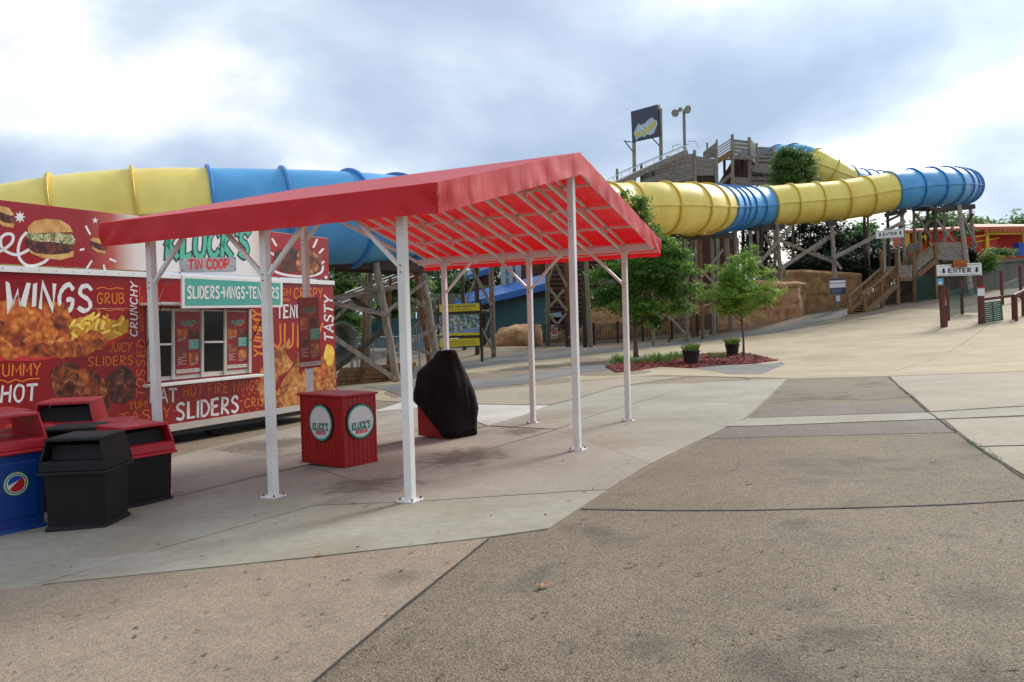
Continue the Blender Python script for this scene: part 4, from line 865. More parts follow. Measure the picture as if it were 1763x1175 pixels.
place(make_bin('litter bin with low red lid just behind the rear black bin', 'bin_black', 'bin_red', .60, .32), -4.35, 8.75, 20)
place(make_bin('tall litter bin with closed red hood, farthest back of the group', 'bin_black', 'bin_red', .86, .36, False, .68, slot=True), -4.78, 8.75, 14)
place(make_bin('second tall red hooded bin behind the blue recycling bin', 'bin_blue', 'bin_red', .84, .36, False, .68, slot=False), -4.98, 7.72, 50)
place(make_bin('low red lidded bin between the tall red hooded bins', 'bin_black', 'bin_red', .66, .3), -4.95, 8.3, 30)
# ================================================================== SLIDES
def proj(P):
    x, y, z = P[0], P[1], P[2]-CAMZ
    fy = y*math.cos(PIT)+z*math.sin(PIT); uz = -y*math.sin(PIT)+z*math.cos(PIT)
    X = x*math.cos(ROL)+uz*math.sin(ROL); U = -x*math.sin(ROL)+uz*math.cos(ROL)
    return 881.5+FPX*X/fy, 587.5-FPX*U/fy
def spline(P, k=24):
    Q = []
    for i in range(len(P)-1):
        p0, p1, p2, p3 = P[max(i-1, 0)], P[i], P[i+1], P[min(i+2, len(P)-1)]
        for j in range(k):
            t = j/k; Q.append(.5*((2*p1)+(-p0+p2)*t+(2*p0-5*p1+4*p2-p3)*t*t+(-p0+3*p1-3*p2+p3)*t**3))
    Q.append(P[-1]); return Q
def tube_slide(label, ctrl, R, seclen, colour, T=None):
    P = spline([at(*c_) for c_ in ctrl]); d = [0]
    for a, b in zip(P, P[1:]): d.append(d[-1]+(b-a).length)
    def pos(s):
        s = max(0, min(d[-1]-1e-6, s)); k = int(np.searchsorted(d, s, 'right'))-1; k = min(k, len(P)-2); return P[k].lerp(P[k+1], (s-d[k])/max(1e-9, d[k+1]-d[k]))
    def frame(s):
        t = (pos(s+.15)-pos(s-.15)).normalized(); sd_ = t.cross(AZ).normalized(); return t, sd_, sd_.cross(t)
    b0 = pos(d[-1]/2); T = thing('tube_slide', label, 'water slide', (b0.x, b0.y, h1(b0.x, b0.y)))
    n = 40; ANG = [(.028, .075), (.03, 0)]+[(2*math.pi*k/40, 0) for k in range(1, 20)]+[(math.pi-.03, 0), (math.pi-.028, .075), (math.pi+.012, .075), (math.pi+.014, -.03)]+[(2*math.pi*k/40, -.03) for k in range(21, 40)]+[(-.014, -.03), (-.012, .075)]
    bk = [0]; st_ = np.linspace(0, d[-1], 3000); cs_ = [colour(proj(pos(q))[0]) for q in st_]
    for q in range(1, 3000):
        if cs_[q] != cs_[q-1] and st_[q]-bk[-1] > .8: bk.append(float(st_[q]))
    bk.append(d[-1]); cuts = []
    for a_, b_ in zip(bk, bk[1:]):
        k_ = max(1, round((b_-a_)/seclen)); cuts += [(a_+(b_-a_)*q/k_, a_+(b_-a_)*(q+1)/k_) for q in range(k_)]
    for (s0_, s1_) in cuts:
        c_ = colour(proj(pos((s0_+s1_)/2))[0]); rings = []
        for j in range(7):
            s = s0_+(s1_-s0_)*j/6; t, sd_, up = frame(s); c0 = pos(s); row = []
            for a, lip in ANG:                                   # lip: flange where the two half shells meet
                r = R+lip
                row.append(c0+sd_*(r*math.cos(a))+up*(r*math.sin(a)))
            rings.append(row)
        o = MB().loft(rings).build('tube_section', M[c_+'_gel'], T, smooth=True, fix=True, angle=20)
        rg = []
        s = s0_; t, sd_, up = frame(s); c0 = pos(s)
        for (q, r) in ((-.05, R-.01), (-.05, R+.11), (-.04, R+.125), (.04, R+.125), (.05, R+.11), (.05, R-.01)):
            rg.append([c0+t*q+sd_*(r*math.cos(2*math.pi*k/n))+up*(r*math.sin(2*math.pi*k/n)) for k in range(n)])
        MB().loft(rg).build('flange', M[c_+'_edge'], o, smooth=True, angle=30)
    return T
R1 = 1.6
tube_slide('big yellow and blue tube slide winding behind trailer and canopy', [(-330, 510, 25), (-150, 458, 24.3), (0, 417, 24.2), (120, 394, 24.7), (240, 381, 25.4), (360, 377, 26.2), (480, 376, 27.1), (600, 377, 28.2), (700, 379, 30.5), (820, 377, 35.5), (940, 369, 42.5), (1060, 362, 48.7), (1130, 360, 50), (1195, 360, 52), (1234, 360, 56), (1262, 359, 61), (1300, 358, 64), (1345, 354, 65), (1450, 345, 66), (1550, 328, 67), (1620, 322, 69), (1652, 322, 73), (1662, 322, 80)], R1, 2.25,
           lambda x: 'yellow' if x < 362 else 'blue' if x < 900 else 'yellow' if x < 1230 else 'blue' if x < 1317 else 'yellow' if x < 1530 else 'blue')
tube_slide('upper blue and yellow tube slide dropping from the wooden tower', [(1285, 285, 88), (1335, 277, 84), (1385, 277, 80), (1425, 296, 79), (1465, 316, 80), (1530, 322, 86), (1600, 330, 92)], 1.5, 2.3, lambda x: 'blue' if x < 1398 else 'yellow' if x < 1455 else 'blue')
# ================================================================== TIMBER TRESTLES
def frame_thing(name, label, cat, base, items, group=None):
    """items: (kind, x0, y0, Y0, x1, y1, Y1, width_px, material[, ground]) measured on the photograph, each at its own distance"""
    b = gp(*base) if len(base) == 2 else at(*base); T = thing(name, label, cat, b, group)
    for it in items:
        kd, x0, y0, Y0, x1, y1, Y1, w, m = it[:9]
        p0 = at(x0, y0, Y0); p1 = at(x1, y1, Y1)
        r = w*(Y0+Y1)/2/FPX
        if kd == 'pole':
            p1 = Vector((p1.x, p1.y, h1(p1.x, p1.y)-.05)) if len(it) > 9 else p1
            mb = MB(); k = 8; rings = []; d_ = (p1-p0); u = d_.normalized(); a = u.orthogonal().normalized(); c_ = u.cross(a)
            for i in range(k+1):
                f = i/k; q = p0+d_*f; rr = r*.5*(.92+.16*f); q = q+a*(r*.06*math.sin(i*2.1+x0))
                rings.append([q+a*(rr*math.cos(t)*(1+.05*math.sin(3*t+x0)))+c_*(rr*math.sin(t)) for t in [2*math.pi*j/10 for j in range(10)]])
            mb.loft(rings, True, True); mb.build('pole', M[m], T, smooth=True, angle=40)
        elif kd == 'beam': MB().beam(p0, p1, r, r*1.15, (0, 0, 1)).build('beam', M[m], T, bevel=.015)
        elif kd == 'brace': MB().beam(p0, p1, r*.45, r, (0, 0, 1)).build('brace', M[m], T)
        elif kd == 'rail': MB().cyl(p0, p1, r/2, r/2, 6).build('rail', M[m], T)
        elif kd == 'board': MB().beam(p0, p1, r*.2, r, (0, 0, 1)).build('board', M[m], T)
    return T
G_ = 'timber trestles under the slide'
frame_thing('timber_trestle', 'grey timber trestle with crossed planks just right of the trailer', 'trestle', (683, 662), [
 ('pole', 647, 452, 28.5, 684, 662, 28.8, 13, 'wood', 1), ('pole', 637, 470, 31, 630, 622, 33, 10, 'wood', 1), ('pole', 632, 473, 32.5, 621, 620, 34, 8, 'wood_brown', 1),
 ('pole', 672, 480, 33, 667, 615, 35, 6, 'wood_brown', 1), ('beam', 565, 452, 28, 735, 462, 29.5, 14, 'wood_dark'), ('beam', 575, 462, 30, 700, 468, 31, 10, 'wood_dark'),
 ('brace', 560, 571, 27.5, 681, 653, 28.3, 8, 'wood'), ('brace', 560, 520, 28, 672, 543, 28.2, 8, 'wood_plank'), ('brace', 560, 516, 28.8, 684, 494, 28.9, 8, 'wood_plank'),
 ('brace', 606, 512, 29.2, 670, 560, 28.9, 8, 'wood_dark'), ('brace', 576, 550, 31, 645, 484, 30.6, 6, 'wood'), ('brace', 572, 640, 28.6, 658, 571, 30, 9, 'wood_dark'), ('brace', 640, 622, 29.5, 690, 592, 30.4, 6, 'wood'),
 ('brace', 666, 537, 29.4, 738, 480, 30.6, 6, 'wood'), ('brace', 602, 470, 30.2, 655, 520, 29.8, 5, 'wood')], G_)
frame_thing('timber_trestle', 'leaning pair of timber poles with braces between canopy posts and map board', 'trestle', (753, 610), [
 ('pole', 716, 462, 31, 743, 614, 33, 10, 'wood_brown', 1), ('pole', 728, 470, 30.6, 756, 612, 31.4, 12, 'wood', 1), ('beam', 690, 462, 30.5, 745, 470, 31.5, 9, 'wood_dark'),
 ('brace', 703, 590, 30.6, 757, 561, 31, 7, 'wood'), ('brace', 702, 512, 31, 738, 531, 30.8, 7, 'wood'), ('brace', 700, 596, 31.5, 748, 612, 32, 6, 'wood'), ('brace', 690, 586, 33, 752, 528, 31.4, 5, 'wood'), ('brace', 706, 525, 32, 740, 552, 32, 6, 'wood_plank')], G_)
frame_thing('timber_trestle', 'tall timber posts and cross braces right of the yellow map board', 'trestle', (850, 613), [
 ('pole', 844, 420, 42, 850, 613, 47, 9, 'wood', 1), ('pole', 820, 420, 46, 822, 610, 48.5, 8, 'wood_dark', 1), ('pole', 794, 430, 50, 800, 606, 51, 7, 'wood_dark', 1), ('brace', 812, 462, 43.5, 846, 526, 44, 5, 'wood'),
 ('brace', 826, 560, 45, 850, 608, 46.5, 4, 'wood'), ('brace', 846, 545, 45, 828, 590, 46, 4, 'wood'), ('brace', 826, 462, 47, 800, 528, 48, 4, 'wood'), ('brace', 826, 536, 45.4, 852, 534, 45, 4, 'wood')], G_)
frame_thing('timber_trestle', 'brown timber poles with X braces in front of the log building', 'trestle', (980, 600), [
 ('pole', 941, 400, 47, 944, 598, 54, 7, 'wood', 1), ('pole', 971, 400, 47, 981, 599, 54, 8, 'wood_brown', 1), ('brace', 938, 487, 50, 976, 535, 50.5, 4.5, 'wood'), ('brace', 957, 455, 49, 976, 494, 49.5, 5, 'wood'), ('brace', 938, 535, 51.6, 980, 583, 52.4, 4.5, 'wood'), ('brace', 970, 500, 51, 946, 530, 51.5, 4, 'wood'), ('brace', 975, 540, 51.5, 950, 570, 52, 4, 'wood'), ('brace', 954, 455, 49.5, 944, 485, 50, 4, 'wood')], G_)
frame_thing('timber_trestle', 'pair of timber poles behind the near canopy ridge post', 'trestle', (1016, 602), [
 ('pole', 1002, 420, 50, 1008, 600, 52.5, 8, 'wood_dark', 1), ('pole', 1007, 420, 48.5, 1017, 603, 52, 8, 'wood', 1)], G_)
frame_thing('timber_trestle', 'timber trestle under the yellow slide bend behind the young trees', 'trestle', (1185, 588), [
 ('pole', 1250, 398, 58, 1258, 500, 61, 9, 'wood', 1), ('pole', 1226, 405, 58, 1230, 575, 60, 7, 'wood', 1), ('pole', 1205, 405, 56, 1210, 580, 58, 6, 'wood_brown', 1), ('pole', 1180, 400, 55, 1183, 587, 58, 7, 'wood', 1), ('pole', 1192, 400, 58, 1194, 575, 61, 6, 'wood_brown', 1), ('pole', 1266, 392, 61, 1272, 500, 63, 6, 'wood', 1), ('pole', 1122, 400, 51, 1125, 590, 54, 6, 'wood', 1),
 ('pole', 1150, 400, 57, 1152, 586, 59, 5, 'wood_brown', 1), ('beam', 1190, 409, 55, 1262, 405, 58, 8, 'wood_dark'), ('beam', 1115, 404, 51, 1200, 408, 54, 7, 'wood_dark'), ('brace', 1183, 440, 57, 1240, 500, 58, 4, 'wood'), ('brace', 1190, 500, 57, 1245, 430, 58, 4, 'wood'), ('brace', 1148, 545, 56, 1120, 585, 56.5, 5, 'wood_dark'), ('brace', 1152, 545, 56, 1180, 575, 56.5, 4, 'wood')], G_)
frame_thing('timber_trestle', 'timber trestle with long crossed planks above the tan rock wall', 'trestle', (1346, 500, 65), [
 ('pole', 1337, 385, 63, 1349, 560, 65.5, 7, 'wood', 1), ('pole', 1310, 388, 63, 1316, 560, 66, 6, 'wood_dark', 1), ('brace', 1304, 457, 62.5, 1362, 390, 63.5, 5.5, 'wood'), ('brace', 1344, 463, 63.5, 1438, 401, 65, 6, 'wood'), ('brace', 1342, 414, 64.5, 1436, 453, 65.5, 5, 'wood'), ('brace', 1316, 404, 63.8, 1356, 476, 64.5, 5, 'wood'), ('brace', 1308, 456, 64, 1348, 480, 64.6, 4, 'wood'), ('beam', 1290, 394, 63, 1350, 391, 63.6, 7, 'wood_dark')], G_)
frame_thing('timber_trestle', 'single timber post with braces holding the notice board near stairs', 'trestle', (1440, 530), [
 ('pole', 1432, 386, 64.5, 1441, 530, 64.5, 7.5, 'wood', 1), ('beam', 1424, 385, 64.5, 1440, 384, 64.5, 8, 'wood_dark'), ('brace', 1434, 445, 64, 1558, 381, 66, 6, 'wood'), ('brace', 1400, 432, 64.8, 1440, 400, 65, 5, 'wood'), ('brace', 1400, 436, 65.3, 1436, 452, 65.3, 5, 'wood'), ('brace', 1434, 443, 64.2, 1449, 464, 64, 4.5, 'wood')], G_)
frame_thing('timber_trestle', 'slim timber trestle right above the upper white enter sign', 'trestle', (1558, 470, 67), [
 ('pole', 1552, 360, 66.5, 1563, 520, 66.5, 6.5, 'wood', 1), ('pole', 1528, 362, 67.5, 1532, 520, 68, 5, 'wood_dark', 1), ('beam', 1524, 371, 66.5, 1560, 363, 66.5, 6, 'wood_dark'), ('brace', 1526, 382, 66.2, 1558, 366, 66.2, 4, 'wood_dark'), ('brace', 1556, 366, 67, 1548, 395, 67, 4, 'wood_dark'), ('pole', 1488, 368, 69, 1490, 480, 70, 5, 'wood_dark', 1), ('pole', 1494, 368, 69, 1497, 480, 70, 4, 'wood', 1)], G_)
frame_thing('timber_trestle', 'broad timber trestle with X braces under the blue slide end', 'trestle', (1640, 520, 62), [
 ('pole', 1573, 358, 69, 1577, 510, 70, 5, 'wood', 1), ('pole', 1597, 358, 71, 1600, 510, 72, 5, 'wood_dark', 1), ('pole', 1610, 358, 66.5, 1612, 518, 64, 7, 'wood_dark', 1), ('pole', 1651, 354, 66.5, 1672, 508, 63.5, 8, 'wood', 1), ('pole', 1625, 360, 73, 1628, 500, 74, 5, 'wood', 1), ('pole', 1670, 352, 72, 1683, 480, 72, 6, 'wood', 1),
 ('beam', 1572, 360, 69, 1600, 361, 70, 6, 'wood_dark'), ('beam', 1606, 363, 66.3, 1677, 356, 67, 7, 'wood_dark'), ('brace', 1576, 368, 69, 1604, 410, 69, 4, 'wood'), ('brace', 1612, 378, 66, 1642, 416, 66, 4, 'wood'), ('brace', 1650, 378, 66.8, 1622, 416, 66.8, 4, 'wood'), ('brace', 1656, 370, 67, 1682, 425, 68, 4, 'wood'), ('brace', 1676, 368, 67.5, 1656, 395, 68, 4, 'wood_dark'), ('brace', 1600, 380, 70, 1590, 400, 70, 3.5, 'wood')], G_)
# belt lift rising behind the first trestle, grey flared chute, low log wall
frame_thing('belt_lift', 'belt lift with white handrails rising behind the slide trestle', 'belt lift', (610, 560, 36), [
 ('beam', 560, 535, 34, 745, 462, 40, 10, 'wood_dark')]+[('rail', 580+o, 515-o*.30+k, 33.5+q, 720+o, 463-o*.3+k, 39+q, 1.6, 'white') for (o, k, q) in ((0, 0, 0), (8, 9, .2), (14, -6, 2), (20, 3, 2.2))]+[('rail', x, 514-(x-580)*.37, 33.5+(x-580)*.04, x+1, 530-(x-580)*.37, 33.5+(x-580)*.04, 1.3, 'white') for x in range(584, 716, 22)])
def chute():
    c0 = at(588, 592, 31); ax = (Vector((.55, -.8, -.12))).normalized(); sd_ = ax.cross(AZ).normalized(); up = sd_.cross(ax)
    T = thing('flared_chute', 'grey flared tube mouth standing beside the trailer end', 'slide mouth', (c0.x, c0.y, h1(c0.x, c0.y)))
    rings = []
    for (q, r) in ((-2.6, .55), (-1.2, .56), (-.4, .6), (-.1, .74), (0, .86), (.02, .86), (-.02, .78), (-.3, .58), (-1.2, .52)):
        rings.append([c0+ax*q+sd_*(r*.75*math.cos(2*math.pi*k/28))+up*(r*math.sin(2*math.pi*k/28)) for k in range(28)])
    MB().loft(rings).build('mouth', mat('grey_fibreglass', lin(118, 124, 114), .45, .15, 2), T, smooth=True)
    for k in (-1, 1):
        p = c0+sd_*(.4*k)-AZ*.5; MB().cyl(p, Vector((p.x, p.y, h1(p.x, p.y))), .06, .06, 8).build('stand', M['steel'], T)
chute()
def log_wall():
    T = thing('log_edging', 'low brown sleeper wall edging the planting behind the trailer', 'low wall', gp(640, 655))
    for r in range(4):
        for (a, b) in ((575, 622), (622.5, 668), (668.5, 706)):
            p0, p1 = at(a+r*3, 650, 30.5), at(b+r*3, 648, 31); z = h1(p0.x, p0.y)+.1+r*.17; p0.z = p1.z = z
            MB().beam(p0, p1, .24-.01*r, .16).build('sleeper', M['wood_brown'], T, bevel=.02)
log_wall()
# ================================================================== WOODEN START TOWER
YT = 73
TW = frame_thing('slide_tower', 'weathered wooden slide tower with slatted railings and stairs above the slide', 'tower', (1250, 480, YT), [
 ('pole', 1260.5, 232, YT, 1263, 480, YT, 6, 'wood', 1), ('pole', 1290, 237, YT+1, 1293, 480, YT+1, 6, 'wood', 1), ('pole', 1196, 259, YT-1, 1198, 480, YT-1, 6, 'wood', 1), ('pole', 1149.5, 269, YT-2, 1151, 480, YT-2, 6.5, 'wood', 1), ('pole', 1233, 269, YT-1, 1236, 480, YT-1, 7, 'wood', 1),
 ('pole', 1062.5, 291, YT-5, 1064, 480, YT-5, 5, 'wood', 1), ('pole', 1303, 247, YT+2, 1305, 480, YT+2, 4, 'wood', 1), ('pole', 1332, 252, YT+3, 1334, 480, YT+3, 5, 'wood', 1), ('pole', 1234, 241, YT+3, 1235, 480, YT+3, 4, 'wood', 1), ('pole', 1217.5, 246, YT+4, 1218, 480, YT+4, 3.5, 'wood', 1), ('pole', 1104, 282, YT-4, 1105, 480, YT-4, 5, 'wood_dark', 1), ('pole', 1247, 270, YT+3, 1249, 480, YT+3, 5, 'wood_dark', 1), ('pole', 1278, 272, YT+5, 1279, 480, YT+5, 6, 'wood_dark', 1), ('pole', 1318, 280, YT+6, 1319, 480, YT+6, 5, 'wood_dark', 1),
 ('beam', 1258, 270.5, YT, 1294, 273, YT+1, 6, 'wood_plank'), ('beam', 1300, 284, YT+2, 1336, 287, YT+3, 5, 'wood_plank'), ('beam', 1294, 294, YT+1, 1338, 298, YT+2.5, 6, 'wood_plank'), ('beam', 1260, 315, YT, 1292, 316, YT+1, 7, 'wood_plank'), ('beam', 1294, 302, YT+1.5, 1340, 305, YT+3, 5, 'wood_dark'),
 ('brace', 1235, 278, YT-1, 1262, 262, YT, 8, 'wood_brown'), ('brace', 1100, 300, YT-4, 1154, 272, YT-2, 7, 'wood_dark'), ('brace', 1236, 320, YT, 1260, 300, YT+1, 5, 'wood')])
def boards(T, pts, n, th, m, gap=.12):
    """horizontal boards filling a quad: pts = tl, tr, br, bl (px, py, Y)"""
    a, b, c_, d = [at(*p) for p in pts]
    for i in range(n):
        f0, f1 = i/n, (i+1-gap)/n; q = [a.lerp(d, f0), b.lerp(c_, f0), b.lerp(c_, f1), a.lerp(d, f1)]
        MB().prism(q, Vector((0, th, 0))).build('board', M[m], T)
boards(TW, [(1152, 273, YT-2), (1195, 264, YT-1), (1196, 309, YT-1), (1152, 317, YT-2)], 6, .15, 'wood_plank', .06)
boards(TW, [(1199, 269, YT-1), (1231, 274, YT-1), (1231, 303, YT-1), (1199, 303, YT-1)], 4, .15, 'wood_plank', .06)
boards(TW, [(1211, 262, YT+2), (1236, 243, YT+3), (1236, 272, YT+3), (1211, 272, YT+2)], 4, .12, 'wood_plank', .04)
boards(TW, [(1237, 253, YT-.5), (1259, 238, YT), (1259, 262, YT), (1237, 276, YT-.5)], 5, .08, 'wood_plank', .45)
boards(TW, [(1262, 240, YT), (1289, 243, YT+1), (1289, 269, YT+1), (1262, 266, YT)], 4, .08, 'wood_plank', .32)
boards(TW, [(1305, 253, YT+2), (1331, 255, YT+3), (1331, 281, YT+3), (1305, 281, YT+2)], 4, .08, 'wood_plank', .32)
boards(TW, [(1292, 240, YT+1), (1302, 250, YT+3), (1302, 284, YT+3), (1292, 276, YT+1)], 4, .1, 'wood_plank', .15)
boards(TW, [(1106, 293, YT-3.6), (1149, 274, YT-2.4), (1149, 318, YT-2.4), (1106, 322, YT-3.6)], 6, .15, 'wood_plank', .05)
boards(TW, [(1294, 286, YT+1.2), (1338, 288, YT+2.6), (1338, 322, YT+2.6), (1294, 322, YT+1.2)], 4, .15, 'wood_plank', .3)
boards(TW, [(1262, 305, YT+.6), (1291, 306, YT+1), (1291, 326, YT+1), (1262, 326, YT+.6)], 3, .12, 'wood_plank', .12)
boards(TW, [(1198, 304, YT-.6), (1233, 305, YT-.6), (1233, 322, YT-.6), (1198, 322, YT-.6)], 2, .15, 'wood_dark', .1)
for (x0, x1, y0, y1, yb0, yb1, Y) in ((1263, 1289, 240, 243, 267, 270, YT+.3), (1306, 1331, 253, 255, 281, 283, YT+2.4)):
    for i in range(12):
        f = (i+.5)/12; x = x0+(x1-x0)*f
        MB().beam(at(x, y0+(y1-y0)*f, Y+f*.8), at(x, yb0+(yb1-yb0)*f, Y+f*.8), .055, .04, (0, 1, 0)).build('picket', M['wood_plank'], TW)
MB().prism([at(1236, 276, YT+2), at(1292, 276, YT+3), at(1292, 273, YT+6), at(1236, 273, YT+6)], (0, 0, .12)).build('deck', M['wood_dark'], TW)
MB().prism([at(1236, 318, YT+6.5), at(1340, 318, YT+7), at(1340, 262, YT+7), at(1262, 276, YT+6.5)], (0, .3, 0)).build('back_wall', M['log_wall'], TW)
MB().prism([at(1150, 316, YT+3), at(1236, 318, YT+4), at(1236, 290, YT+4), at(1150, 300, YT+3)], (0, .3, 0)).build('back_wall', M['log_wall'], TW)
LF = frame_thing('raft_lift', 'inclined raft lift with white rails climbing to the wooden tower', 'raft lift', (1110, 470, YT-4), [
 ('beam', 1052, 322, YT-6, 1182, 262, YT-3, 8, 'wood_plank'), ('pole', 1085, 312, YT-5, 1087, 480, YT-5, 5, 'wood_dark', 1), ('pole', 1125, 296, YT-4, 1127, 480, YT-4, 5, 'wood_dark', 1), ('brace', 1104, 316, YT-4.5, 1150, 300, YT-3.5, 9, 'wood_plank'),
 ('rail', 1046, 309, YT-6.2, 1182, 251, YT-3, 1.4, 'white'), ('rail', 1050, 316, YT-6.2, 1182, 257, YT-3.2, 1.4, 'white'), ('rail', 1060, 300, YT-4, 1186, 248, YT-1, 1.2, 'steel'), ('rail', 1158, 262, YT-3, 1158, 252, YT-3, 1, 'steel'), ('rail', 1158, 252, YT-3, 1172, 248, YT-3, 1, 'steel'), ('rail', 1184, 244, YT-2, 1197, 243, YT-2, 1, 'steel'), ('rail', 1197, 243, YT-2, 1203, 256, YT-2, 1, 'steel')]
 + [('rail', x, 306-(x-1052)*.43, YT-6+(x-1052)*.023, x+.5, 317-(x-1052)*.43, YT-6+(x-1052)*.023, 1.2, 'white') for x in range(1056, 1180, 14)])
# dark board on two posts
def tower_sign():
    Y = 74; T = thing('tower_sign', 'dark square sign board with pale splash lettering on two tall posts', 'sign', at(1114, 470, Y))
    a, b, c_, d = at(1086, 192.5, Y), at(1132, 180, Y+1.6), at(1135.5, 235, Y+1.6), at(1088.5, 245, Y)
    bd = MB().prism([a, b, c_, d], (.08, .22, 0)).build('board', M['boardnavy'], T, bevel=.01)
    MB().prism([b+Vector((.05, .1, 0)), at(1136.5, 180.5, Y+2.2), at(1139, 237, Y+2.2), c_+Vector((.05, .1, 0))], (0, .1, 0)).build('side_panel', M['black'], bd)
    n = (b-a).cross(d-a).normalized(); n = n if n.y < 0 else -n
    def q(u, v, o=.01): return a.lerp(b, u).lerp(d.lerp(c_, u), v)+n*o
    MB().poly([q(x, y, .012) for x, y in ((.07, .72), (.12, .62), (.2, .5), (.26, .44), (.34, .52), (.5, .48), (.62, .40), (.76, .36), (.84, .44), (.93, .50), (.95, .6), (.88, .74), (.8, .86), (.66, .90), (.52, .86), (.46, .93), (.34, .88), (.22, .92), (.14, 1.0))]).build('splash_print', mat('splash_print', lin(198, 214, 218), .5, .2, 5, col2=lin(140, 170, 180)), bd, fix=False)
    yl = M['map_yellow']; mb = MB()
    for i in range(5):
        u = .13+i*.066; mb.poly([q(u, .70, .018), q(u+.045, .69, .018), q(u+.05, .86, .018), q(u+.008, .87, .018)])
    for i in range(5):
        u = .50+i*.075; y0 = .68-.045*i; mb.poly([q(u, y0, .018), q(u+.05, y0-.03, .018), q(u+.055, y0+.15, .018), q(u+.01, y0+.18, .018)])
    mb.build('lettering', yl, bd, fix=False)
    for (x0, y0, x1, y1, Yp) in ((1091.5, 240, 1093, 470, Y+.4), (1137, 188, 1140, 470, Y+2)):
        p0, p1 = at(x0, y0, Yp), at(x1, y1, Yp); p1.z = h1(p1.x, p1.y); MB().cyl(p0, p1, .17, .19, 10).build('post', M['wood'], T, smooth=True, angle=40)
    for (x0, y0, x1, y1) in ((1074, 243, 1088, 245), (1076, 244, 1091, 263), (1121, 236, 1136, 252)): MB().beam(at(x0, y0, Y-.1), at(x1, y1, Y+.5), .07, .07).build('bracket', M['iron'], T)
tower_sign()
def flood_light():
    Y = 72; T = thing('floodlight_pole', 'tall wooden pole carrying two round floodlights beside the tower', 'floodlight', at(1182, 470, Y))
    p0, p1 = at(1177.5, 192, Y), at(1183, 470, Y); p1.z = h1(p1.x, p1.y); MB().cyl(p0, p1, .13, .17, 10).build('pole', M['wood'], T, smooth=True, angle=40)
    MB().beam(at(1166, 191, Y), at(1186, 189, Y), .08, .08).build('crossarm', M['steel'], T)
    for (x, y, r, dx_) in ((1162.5, 195, .34, -.5), (1184, 189, .36, .5), (1171, 189, .2, -.1)):
        c_ = at(x, y, Y-.25); ax = Vector((dx_, -.8, -.35)).normalized()
        s1 = ax.orthogonal().normalized(); t1 = ax.cross(s1); rg = []
        for (q, r_) in ((-.34, .08), (-.26, .6), (-.1, .92), (.0, 1), (.03, 1)): rg.append([c_+ax*q+s1*(r*r_*math.cos(2*math.pi*k/20))+t1*(r*r_*math.sin(2*math.pi*k/20)) for k in range(20)])
        o = MB().loft(rg, True, True).build('lamp', M['steel'], T, smooth=True, angle=35)
        MB().cyl(c_+ax*.031, c_+ax*.045, r*.92, r*.9, 20).build('lens', M['lampglass'], o)
flood_light()
# ================================================================== MAP BOARD
def map_board():
    Y = 44; T = thing('map_board', 'yellow park map board framed by dark wooden posts', 'map board', gp(826, 610))
    for (x0, x1) in ((753.5, 757), (826, 830)):
        p0, p1 = at(x0, 516, Y+.2), at(x1, 612, Y+.2); p1.z = h1(p1.x, p1.y); MB().beam(p0, p1, .16, .16, (0, 1, 0)).build('post', M['wood_dark'], T)
    for y in (540, 581): MB().beam(at(747, y, Y+.1), at(836, y-2, Y+.1), .1, .13).build('cross_rail', M['wood_dark'], T)
    def pn(n_, y0, y1, m): return MB().prism([at(756, y0+1, Y), at(825, y0-2, Y), at(826, y1-2, Y), at(757, y1+1, Y)], (0, .05, 0)).build(n_, m, T)
    P1 = pn('header_panel', 524, 537, M['map_yellow'])
    mm = bpy.data.materials.new('map_print'); mm.use_nodes = True; t = mm.node_tree; n = t.nodes.new; L = t.links.new; b = t.nodes['Principled BSDF']
    tcn = n('ShaderNodeTexCoord'); v = n('ShaderNodeTexVoronoi'); v.inputs['Scale'].default_value = 9; L(tcn.outputs['Object'], v.inputs['Vector'])
    r = n('ShaderNodeValToRGB'); r.color_ramp.interpolation = 'CONSTANT'; e = r.color_ramp.elements
    bw = n('ShaderNodeRGBToBW'); L(v.outputs['Color'], bw.inputs[0]); L(bw.outputs[0], r.inputs[0])
    st = [(0, (74, 96, 70)), (.3, (120, 136, 128)), (.45, (158, 170, 184)), (.58, (96, 120, 150)), (.7, (178, 176, 180)), (.82, (110, 140, 96))]
    while len(e) < len(st): e.new(.5)
    for i, (p, c_) in enumerate(st): e[i].position = p; e[i].color = (*lin(*c_), 1)
    L(r.outputs[0], b.inputs['Base Color']); b.inputs['Roughness'].default_value = .3
    P2 = pn('map_panel', 543, 579, mm); MB().poly([at(757, 573.5, Y-.01), at(825.5, 573, Y-.01), at(825.5, 577, Y-.01), at(757, 579, Y-.01)]).build('map_border', M['map_yellow'], P2, fix=False)
    MB().poly([at(757, 566, Y-.012), at(785, 572, Y-.012), at(825, 562, Y-.012), at(825, 572.5, Y-.012), at(757, 573, Y-.012)]).build('lake_print', mat('lake_print', lin(120, 146, 178), .4, .1, 3), P2, fix=False)
    P3 = pn('footer_panel', 584, 597, M['map_yellow'])
    words('ABOUT YOUR SEASON PASS!', at(770, 531, Y-.012), at(820, 529, Y-.012), at(770, 526.5, Y-.012), M['boardnavy'], P1, .8, rough=.1)
    for (y, m, a) in ((533, 'sign_red', 0), (588, 'green', 1), (592, 'sign_red', 1)):
        MB().poly([at(772, y+.6, Y-.012), at(818, y-.6, Y-.012), at(818, y, Y-.012), at(772, y+1.2, Y-.012)]).build('text_line', M[m], P3 if a else P1, fix=False)
map_board()
